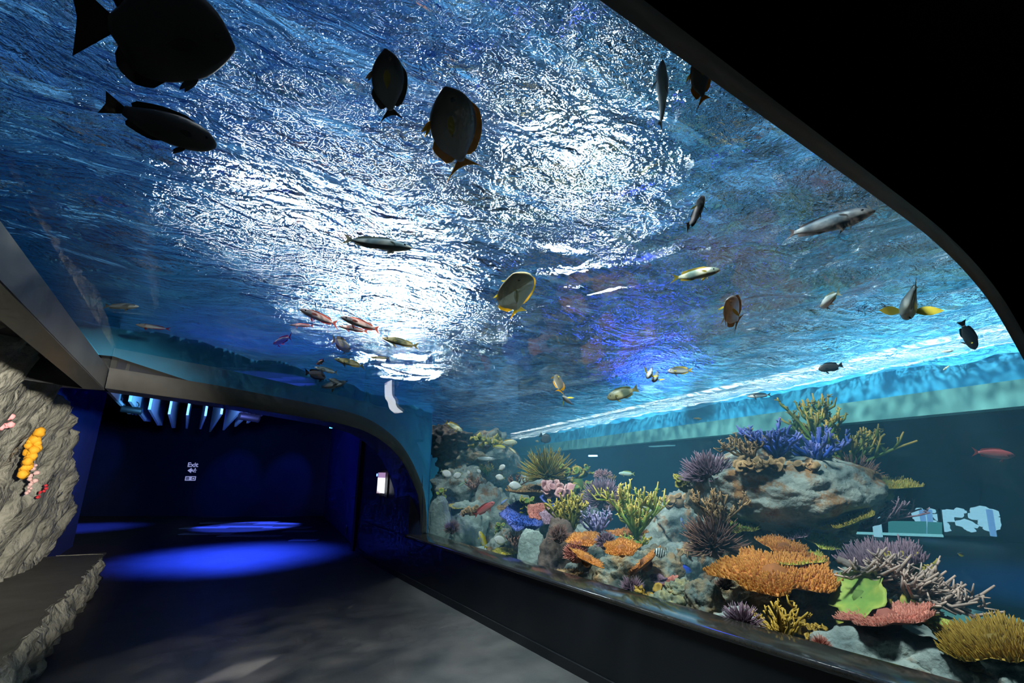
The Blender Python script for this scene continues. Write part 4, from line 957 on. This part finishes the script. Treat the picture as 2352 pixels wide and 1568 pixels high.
def fish(label, nose, tail, where, key, kind, roll=0, flip=False, name='fish', hscale=1.0, group=None, pect=1.0, bend=0.0):
    """nose / tail pixels; where=('z',zn,zt) heights in the water or ('d',dn,dt) depths; roll turns the belly to the viewer"""
    if where[0] == 'z': a, b = at_z(*nose, where[1] - .04), at_z(*tail, where[2] - .04)
    else: a, b = at(*nose, where[1]), at(*tail, where[2])
    if where[0] == 'd' and max(a.z, b.z) > 2.53:      # stay below the surface
        k_ = (2.53 - CAM_H) / (max(a.z, b.z) - CAM_H); a = CAMP + (a - CAMP) * k_; b = CAMP + (b - CAMP) * k_
    L_ = (a - b).length; c = (a + b) / 2; X = (a - b).normalized(); v = (CAMP - c).normalized()
    yv = (v - X * v.dot(X)).normalized(); Z = X.cross(yv)
    if Z.z < 0: Z = -Z
    if flip: Z = -Z
    r = math.radians(roll); Zr = (Z * math.cos(r) - yv * math.sin(r)).normalized(); Yr = Zr.cross(X)
    root = empty(name, c); tag(root, label, 'fish', group)
    root.rotation_mode = 'QUATERNION'; root.rotation_quaternion = Matrix((X, Yr, Zr)).transposed().to_quaternion()
    on, hr, wr, tk, tl, ts, dh, ah, pl = SP[kind]; hr *= hscale
    S0, T0, B0 = OUT[on]; SL = L_ * (1 - tl * .85); H = hr * SL * .5; W = H * wr
    bm_, fm_, pm_ = FM[key]
    xs = lambda s_: L_ / 2 - s_ * SL
    yb = lambda s_: bend * L_ * math.sin(max(0, s_ - .2) * 2.6)      # sideways body curve
    ss = np.linspace(0, 1, 22); tp = np.interp(ss, S0, T0); bt = np.interp(ss, S0, B0)
    for _ in range(2):
        tp[1:-1] = (tp[:-2] + 2 * tp[1:-1] + tp[2:]) / 4; bt[1:-1] = (bt[:-2] + 2 * bt[1:-1] + bt[2:]) / 4
    wd_ = np.interp(ss, [0, .08, .25, .45, .7, 1], [.12, .55, 1, .95, .55, .16])
    seg = 14; V = []; Fb = []
    for i, s_ in enumerate(ss):
        for k in range(seg):
            t = 2 * math.pi * k / seg; sn = math.sin(t); hh = tp[i] if sn > 0 else bt[i]
            V.append((xs(s_), yb(s_) + W * wd_[i] * math.cos(t), H * hh * sn))
    for i in range(len(ss) - 1):
        for k in range(seg): Fb.append((i * seg + k, (i + 1) * seg + k, (i + 1) * seg + (k + 1) % seg, i * seg + (k + 1) % seg))
    Fb.append(tuple(range(seg))); Fb.append(tuple((len(ss) - 1) * seg + k for k in range(seg))[::-1])
    mesh_obj('body', V, Fb, bm_, root, True)
    th = L_ * .006
    def wedge(nm, base, tip, m):
        n_ = len(base); V = []; Ff = []
        for p, q in zip(base, tip): V += [(p[0], p[1] + th, p[2]), (p[0], p[1] - th, p[2]), q]
        for i in range(n_ - 1):
            a_, b_ = 3 * i, 3 * i + 3; Ff += [(a_, b_, b_ + 2, a_ + 2), (b_ + 1, a_ + 1, a_ + 2, b_ + 2), (a_, a_ + 1, b_ + 1, b_)]
        Ff += [(0, 2, 1), (3 * n_ - 3, 3 * n_ - 2, 3 * n_ - 1)]
        return mesh_obj(nm, V, Ff, m, root, False)
    # tail
    n_ = 11; base = []; tip = []
    for i in range(n_):
        u = 2 * i / (n_ - 1) - 1; fk = {'trunc': .08, 'fork': .55, 'lunate': .68}[tk] * (1 - abs(u) ** (1.3 if tk != 'lunate' else 2.0))
        if tk == 'trunc': fk += .10 * (1 - abs(u))
        base.append((xs(1) + .02 * L_, yb(1), u * H * .17)); tip.append((xs(1) - tl * L_ * (1 - fk) * .98, yb(1.12), u * ts * L_ * .95))
    wedge('tail_fin', base, tip, fm_)
    # dorsal, anal
    def ridge(nm, s0, s1, hh, sign, rear):
        base = []; tip = []
        for i in range(12):
            t = i / 11; s_ = s0 + (s1 - s0) * t; z = H * np.interp(s_, ss, tp if sign > 0 else bt) * .93
            hgt = hh * L_ * min(1, t * 5 + .15) * (1 + rear * t) * (1 if t < .93 else .55)
            base.append((xs(s_), yb(s_), sign * z)); tip.append((xs(s_) - hgt * .55, yb(s_), sign * (z + hgt)))
        wedge(nm, base, tip, fm_)
    ridge('dorsal_fin', .24, .93, dh, 1, .5); ridge('anal_fin', .55, .93, ah, -1, .5)
    # pectoral pair
    for sd in (-1, 1):
        p0 = Vector((xs(.28), sd * W * .95 + yb(.28), -H * .12)); dr = Vector((-.55, sd * .75, -.35)).normalized(); up_ = Vector((-.25, 0, 1)); ln = pl * L_ * pect
        base = []; V = []
        for i in range(7):
            t = i / 6; wv = math.sin(math.pi * min(1, .15 + t * .85)) * .32 * ln
            V += [p0 + dr * ln * t + up_ * wv * .6, p0 + dr * ln * t - up_ * wv * .6]
        Ff = [(2 * i, 2 * i + 1, 2 * i + 3, 2 * i + 2) for i in range(6)]
        o = mesh_obj('pectoral_fin', V, Ff, pm_, root, True)
    p0 = Vector((xs(.32), yb(.32), -H * float(np.interp(.32, ss, bt)) * .9))
    for sd in (-1, 1):
        V = []; ln = pl * L_ * .95; dr = Vector((-.62, sd * .25, -.75)).normalized()
        for i in range(6):
            t = i / 5; wv = math.sin(math.pi * min(1, .2 + t * .8)) * .22 * ln; V += [p0 + dr * ln * t + Vector((wv, 0, 0)), p0 + dr * ln * t - Vector((wv, 0, 0))]
        mesh_obj('pelvic_fin', V, [(2 * i, 2 * i + 1, 2 * i + 3, 2 * i + 2) for i in range(5)], fm_, root, True)
    # eyes
    for sd in (-1, 1):
        s_ = .13; i = int(s_ * 21); er = L_ * .017 * (1.5 if on in ('oval', 'deep') else 1.2)
        bm = bmesh.new(); bmesh.ops.create_uvsphere(bm, u_segments=8, v_segments=6, radius=er)
        for q in bm.verts: q.co = Vector((q.co.x, q.co.y * .6, q.co.z)) + Vector((xs(s_), yb(s_) + sd * W * wd_[i] * .93, H * tp[i] * .28))
        me = bpy.data.meshes.new('eye'); bm.to_mesh(me); bm.free(); me.materials.append(M_eye); o = bpy.data.objects.new('eye', me); COL.objects.link(o); o.parent = root
    return root
Zz = lambda a, b=None: ('z', a, a if b is None else b)
Dd = lambda a, b=None: ('d', a, a if b is None else b)
# --- overhead
fish('largest dark batfish swimming overhead at the upper left', (540, 112), (172, 38), Zz(2.56, 2.58), 'charcoal', 'batfish', 12, name='batfish', pect=1.3)
fish('dark blunt-headed fish below the large batfish', (497, 336), (240, 236), Zz(2.56, 2.58), 'charcoal', 'parrot', 25, name='parrotfish', hscale=1.05, pect=1.2)
fish('grey surgeonfish with raised yellow fin at the top middle', (885, 112), (900, 285), Zz(2.60, 2.54), 'slate', 'surgeon', 20, name='surgeonfish', pect=1.6, hscale=1.15)
fish('brown surgeonfish edged with orange fins', (1022, 200), (1068, 404), Zz(2.58, 2.54), 'orangefin', 'surgeon', 15, name='surgeonfish', hscale=1.1, pect=1.1)
fish('pale blue slender fish pointing up near the black wall', (1522, 137), (1512, 298), Zz(2.6, 2.56), 'blue', 'slender', 70, name='wrasse', hscale=1.15, bend=.03)
fish('brown fish half hidden by the black wall edge', (1600, 120), (1618, 246), Zz(2.6, 2.56), 'orangefin', 'surgeon', 40, name='surgeonfish')
fish('small dark fish above the long unicornfish', (1618, 453), (1575, 522), Zz(2.6, 2.58), 'slate', 'parrot', 60, name='surgeonfish', bend=.04)
fish('long silver-bellied unicornfish by the bright blue patch', (2010, 484), (1803, 540), Zz(2.54, 2.58), 'unicorn', 'unicorn', 45, name='unicornfish', hscale=1.15)
fish('pale cream fish with a yellow face in the right middle', (1653, 620), (1542, 640), Zz(2.56, 2.58), 'cream', 'snapper', 40, name='rabbitfish')
fish('yellow-white round fish with crescent tail in mid ceiling', (1180, 628), (1190, 722), Zz(2.60, 2.52), 'yellowdisc', 'round', 25, name='surgeonfish', hscale=1.1, pect=1.5)
fish('slender grey fish with pale tail left of the large glare', (947, 570), (786, 548), Zz(2.56, 2.58), 'silver', 'slender', 40, name='wrasse')
fish('pale slender fish at the left of the ceiling window', (319, 704), (238, 703), Zz(2.56), 'silver', 'slender', 40, name='wrasse')
fish('thin red-tailed fish below the pale slender one', (311, 745), (392, 756), Zz(2.56), 'redtail', 'slender', 50, name='goatfish')
fish('dark fish spreading bright yellow side fins at the right', (2078, 730), (2106, 648), Zz(2.52, 2.62), 'goldfin', 'slender', 75, name='surgeonfish', hscale=1.9, pect=3.4)
fish('dark small fish with crescent tail right of centre', (1668, 690), (1700, 745), Zz(2.58, 2.54), 'slate', 'surgeon', 40, name='surgeonfish')
fish('faint silver curved fish over the right water', (1885, 706), (1935, 668), Zz(2.55), 'silver', 'slender', 30, name='wrasse', bend=.05)
fish('dim dark fish at the far right under the surface', (2240, 802), (2208, 738), Dd(3.6), 'slate', 'parrot', 20, name='surgeonfish')
fish('dim dark fish above the bright waterline', (1880, 848), (1935, 838), Dd(4.6), 'charcoal', 'parrot', 5, name='surgeonfish')
fish('black and white fish skimming the waterline', (1715, 910), (1772, 906), Dd(5.4), 'bw', 'slender', 30, name='wrasse')
fish('dark fish with pale forked tail facing left', (1533, 852), (1592, 850), Dd(5.2), 'yellowtail', 'snapper', 20, name='rabbitfish', hscale=1.1)
fish('pale-finned fish of the pair near the middle surface', (1488, 868), (1497, 842), Dd(5.3, 5.5), 'goldfin', 'slender', 70, name='surgeonfish', hscale=2.0, pect=3.0)
fish('lower dark fish of the pair near the middle surface', (1502, 876), (1510, 850), Dd(5.0, 5.2), 'goldfin', 'slender', 70, name='surgeonfish', hscale=2.0, pect=3.0)
fish('black upright fish with orange tail in mid water', (1280, 860), (1286, 905), Dd(5.6, 5.3), 'orangefin', 'surgeon', 40, name='surgeonfish')
fish('small pale fish with yellow side fins under the blue patch', (1292, 910), (1318, 930), Dd(6.2, 6.4), 'goldfin', 'slender', 70, name='surgeonfish', hscale=1.7, pect=2.6)
fish('olive fish slanting over the deep blue patch', (1395, 914), (1464, 892), Dd(6.3), 'olive', 'parrot', 10, name='rabbitfish')
fish('small dark batfish at the waterline above the corner post', (1264, 1014), (1240, 998), Dd(9.5), 'charcoal', 'batfish', 0, name='batfish', hscale=1.2)
fish('tiny brown fish left of the corner batfish', (1238, 1014), (1229, 1012), Dd(9.8), 'olive', 'round', 0, name='damselfish')
fish('tiny yellowish fish against the frame rail', (1612, 962), (1592, 960), Dd(6.0), 'olive', 'slender', 10, name='wrasse')
# --- school near the big glare
SCH = [('pink fish lit by the blue patch, nose to the left', (688, 710), (776, 746), 'pinkred', 'slender'), ('pink-edged fish right of the blue-lit one', (782, 728), (872, 758), 'pinkred', 'slender'),
 ('red-tinged dark fish below the blue-lit pink fish', (664, 746), (722, 748), 'pinkred', 'slender'), ('thin reddish fish trailing to the glare', (778, 748), (846, 762), 'pinkred', 'slender'),
 ('olive spotted fish diving left of the glare', (804, 804), (762, 778), 'olive', 'snapper'), ('dark slim fish inside the large glare', (878, 776), (962, 796), 'olive', 'slender'),
 ('brown streaked fish below the olive diving fish', (768, 824), (838, 842), 'olive', 'slender'), ('thin white fish above the dark grouper', (722, 843), (776, 856), 'silver', 'slender'),
 ('short white fish beside the round one', (756, 870), (786, 882), 'silver', 'slender'), ('dark brown stout fish near the far frame', (748, 866), (702, 854), 'charcoal', 'parrot'),
 ('thin fish with orange tail over the blue reflection', (628, 790), (670, 772), 'redtail', 'slender'), ('tiny fish with orange tail above the white fish', (728, 836), (745, 826), 'redtail', 'slender'),
 ('dim olive fish just above the frame', (772, 918), (742, 908), 'olive', 'parrot'), ('faint dark fish close to the frame', (684, 904), (660, 902), 'olive', 'slender'),
 ('dark slim fish at the lower edge of the glare', (850, 820), (896, 823), 'olive', 'slender'), ('long olive fish lying along the far frame', (304, 838), (408, 864), 'olive', 'slender')]
for lb, a_, b_, ky, kd in SCH: fish(lb, a_, b_, Zz(2.54), ky, kd, 30, name='reef_fish', group='fish above the far end of the tunnel', hscale=.75 if kd == 'slender' else 1.0)
fish('small round grey fish seen end on near the far frame', (768, 886), (766, 876), Zz(2.5, 2.62), 'silver', 'round', 0, name='reef_fish', group='fish above the far end of the tunnel')
# --- reef, far left
fish('olive-yellow fish above the reddish rock', (1062, 990), (1022, 968), Dd(8.4), 'cream', 'snapper', 5, name='rabbitfish')
fish('larger yellow fish near the corner post', (1188, 1016), (1150, 1016), Dd(8.6), 'cream', 'snapper', 0, name='rabbitfish', hscale=1.3)
fish('bright yellow-headed fish left of the larger yellow fish', (1161, 1028), (1132, 1024), Dd(8.5), 'lemon', 'snapper', 0, name='rabbitfish', hscale=1.2)
fish('thin yellow fish angled down at the corner post', (1186, 1042), (1168, 1026), Dd(8.5), 'cream', 'slender', 0, name='wrasse')
fish('dark round fish among the yellow ones', (1110, 1026), (1128, 1024), Dd(8.7), 'charcoal', 'round', 0, name='damselfish')
fish('long pale fish under the dark outcrop', (1137, 1054), (1090, 1052), Dd(8.6), 'silver', 'slender', 0, name='wrasse')
WH = [('white round fish farthest left above the blue reflection', (1036, 1093), (1012, 1080)), ('white round fish touching the farthest left one', (1041, 1096), (1063, 1086)), ('small white fish seen thin beside the branching coral', (1078, 1090), (1074, 1078)),
 ('small white fish tilted among the green branches', (1104, 1086), (1094, 1076)), ('white round fish highest near the corner post', (1160, 1068), (1144, 1080)), ('white round fish left of the brightest one', (1138, 1094), (1160, 1098))]
for lb, a_, b_ in WH: fish(lb, a_, b_, Dd(7.9), 'white', 'round', 0, name='surgeonfish', group='white surgeonfish in the far left reef', hscale=1.15)
fish('brightest white round fish in front of the plate coral', (1168, 1114), (1202, 1117), Dd(7.0), 'white', 'round', 0, name='surgeonfish', group='white surgeonfish in the far left reef', hscale=1.1)
fish('white dotted round fish just above the sill', (1135, 1236), (1166, 1246), Dd(7.4), 'white', 'round', 0, name='boxfish', hscale=1.1)
fish('rose red snapper swimming up to the right', (1136, 1153), (1088, 1184), Dd(7.8), 'snapred', 'snapper', 0, name='snapper')
fish('yellow and white fish standing on its tail near the sill', (1101, 1220), (1116, 1260), Dd(7.3), 'lemon', 'snapper', 10, name='foxface', hscale=1.1)
fish('white fish with bright blue tail by the blue wall', (1150, 1158), (1168, 1142), Dd(7.8), 'skyblue', 'snapper', 0, name='wrasse')
fish('tiny yellow fish low at the sill', (1150, 1270), (1162, 1276), Dd(7.1), 'lemon', 'round', 0, name='damselfish')
fish('green-yellow fish among the far left rocks', (1052, 1118), (1070, 1105), Dd(8.2), 'greenpale', 'slender', 0, name='wrasse')
# --- reef, middle and right
fish('pale green fish in front of the dark window', (1421, 1087), (1458, 1088), Dd(6.6), 'greenpale', 'snapper', 0, name='surgeonfish')
fish('black and white striped fish', (1502, 1266), (1534, 1274), Dd(4.7), 'striped', 'round', 0, name='sergeant_fish', hscale=1.25)
fish('light blue cleaner fish with yellow tail', (1564, 1188), (1572, 1216), Dd(5.2), 'skyblue', 'slender', 0, name='cleaner_wrasse', hscale=1.2)
fish('dusky brown fish behind the light blue one', (1574, 1200), (1614, 1228), Dd(5.8), 'slate', 'surgeon', 0, name='surgeonfish')
fish('cobalt blue fish low behind the rubble', (1588, 1312), (1542, 1298), Dd(5.4), 'cobalt', 'parrot', 0, name='surgeonfish')
fish('second blue fish dim behind the dark bush', (1590, 1252), (1618, 1260), Dd(6.4), 'cobalt', 'slender', 0, name='surgeonfish')
fish('reddish fish alone before the dark window at the right', (2331, 1046), (2233, 1037), Dd(3.9), 'snapred', 'slender', 0, name='goatfish', hscale=1.1)
fish('tiny yellow and black fish over the blue hall floor', (2214, 1276), (2198, 1270), Dd(3.7), 'yellowblack', 'round', 0, name='damselfish')
fish('little white fish in the lime staghorn branches', (1476, 1163), (1488, 1166), Dd(5.3), 'white', 'slender', 0, name='damselfish')
fish('pale small fish near the right waterline', (2166, 850), (2182, 838), Dd(3.8), 'greenpale', 'slender', 30, name='wrasse')
fish('pale small fish under the ceiling window at the far right', (2190, 805), (2160, 808), Dd(3.6), 'white', 'slender', 30, name='wrasse')

# ================================================================== hall behind the tank
def hall_pt(px, py, x): return at_x(px, py, x)
HX = 16.6
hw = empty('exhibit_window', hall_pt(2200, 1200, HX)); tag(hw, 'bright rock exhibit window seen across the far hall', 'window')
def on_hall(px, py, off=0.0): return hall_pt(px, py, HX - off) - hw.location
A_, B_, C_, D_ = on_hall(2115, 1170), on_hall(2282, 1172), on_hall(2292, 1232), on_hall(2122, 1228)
mesh_obj('glowing_backdrop', [A_, B_, C_, D_], [(0, 1, 2, 3)], emis('exhibit_backdrop_glow', (.06, .09, .08), .35), hw)  # backdrop glows by itself in place of exhibit lighting
rnd = random.Random(5)
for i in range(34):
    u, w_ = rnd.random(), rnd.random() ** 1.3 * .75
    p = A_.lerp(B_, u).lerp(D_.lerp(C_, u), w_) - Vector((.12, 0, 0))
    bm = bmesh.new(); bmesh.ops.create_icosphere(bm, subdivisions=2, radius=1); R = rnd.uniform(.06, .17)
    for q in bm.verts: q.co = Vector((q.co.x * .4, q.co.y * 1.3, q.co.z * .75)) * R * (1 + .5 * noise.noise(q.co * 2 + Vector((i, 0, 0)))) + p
    me = bpy.data.meshes.new('pale_stone'); bm.to_mesh(me); bm.free(); me.materials.append(emis('exhibit_stone_glow', (.85, .87, 1.0), 1.0)); o = bpy.data.objects.new('pale_stone', me); COL.objects.link(o); o.parent = hw  # the light on the stones is put in as emission
def bar(name, p, q, r_, m, parent):
    mb = MB(); mb.tube([p, q], [r_, r_], 6); return mb.build(name, m, parent, False)
M_mull = emis('glow_mullion', (.45, .55, .95), .8)  # mullions glow by emission in place of light falling on them
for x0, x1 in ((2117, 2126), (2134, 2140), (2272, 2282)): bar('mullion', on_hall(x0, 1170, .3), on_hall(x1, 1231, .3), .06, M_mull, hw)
bar('frame_post', on_hall(2157, 1168, .3), on_hall(2164, 1230, .3), .05, M_black, hw)
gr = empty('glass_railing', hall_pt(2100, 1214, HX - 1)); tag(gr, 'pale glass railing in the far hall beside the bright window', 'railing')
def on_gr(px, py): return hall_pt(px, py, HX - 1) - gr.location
M_rail = emis('glow_glass_panel', (.22, .52, .50), .55)  # railing glass given its own glow instead of being lit
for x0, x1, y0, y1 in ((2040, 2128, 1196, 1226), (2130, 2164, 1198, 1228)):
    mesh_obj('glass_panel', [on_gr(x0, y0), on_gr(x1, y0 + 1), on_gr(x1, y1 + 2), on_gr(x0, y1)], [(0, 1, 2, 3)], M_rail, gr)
bar('bottom_rail', on_gr(1890, 1221), on_gr(2166, 1230), .035, emis('glow_rail', (.7, .95, .95), .8), gr)  # brightness of the rail put in as emission
bar('rail_post', on_gr(2012, 1186), on_gr(2018, 1238), .10, emis('glow_post', (.9, .9, 1), .9), gr)  # post brightness likewise comes from emission
dl = empty('blue_downlight', at(1362, 1048, 17.5)); tag(dl, 'small intense blue lamp in the hall behind the tank', 'lamp')
mb = MB(); mb.tube([(0, 0, 0), (0, 0, .05)], [.17, .16], 16); mb.build('lens', emis('blue_lamp', (.45, .45, 1), 14), dl)
mb = MB(); mb.tube([(0, 0, .05), (0, 0, .3)], [.21, .21], 16); mb.build('housing', M_black, dl)
lt = at(1520, 1024, 16.5); hs = empty('hall_light_strip', lt); tag(hs, 'faint pale light strip on the hall ceiling', 'lamp'); box('tube', (0, 0, 0), (.3, .9, .03), emis('strip_dim', (.5, .8, .85), .5), hs); box('tray', (0, 0, .04), (.34, .94, .04), M_hall, hs)
light('hall_floor_light', 'SPOT', (11.0, 1.6, 3.2), 500, (.10, .40, 1), target=(11.5, 1.6, 0), size=.1, spot=90, blend=.8)

# ================================================================== water body (haze)
def prism(name, plan, z0, z1, m):
    n_ = len(plan); V = [(x, y, z0) for x, y in plan] + [(x, y, z1) for x, y in plan]
    F = [tuple(range(n_))[::-1], tuple(range(n_, 2 * n_))] + [(i, (i + 1) % n_, n_ + (i + 1) % n_, n_ + i) for i in range(n_)]
    return fix_normals(mesh_obj(name, V, F, m))
mv, nt_v, Nv, Lv, Pv = newmat('hazy_sea_water'); Nv.remove(Pv)
vs = Nv.new('ShaderNodeVolumePrincipled'); vs.inputs['Color'].default_value = (.16, .60, .95, 1); vs.inputs['Density'].default_value = .05
vs.inputs['Absorption Color'].default_value = (.55, .85, .9, 1)
Lv.new(vs.outputs[0], Nv['Material Output'].inputs['Volume'])
wb = prism('tank_water', [(3.56, .42), (5.75, .42), (8.85, 13.5), (4.8, 11.4), (3.62, 7.7)], .32, 2.57, mv)
tag(wb, 'hazy blue-green sea water filling the reef tank', 'water', kind='stuff')
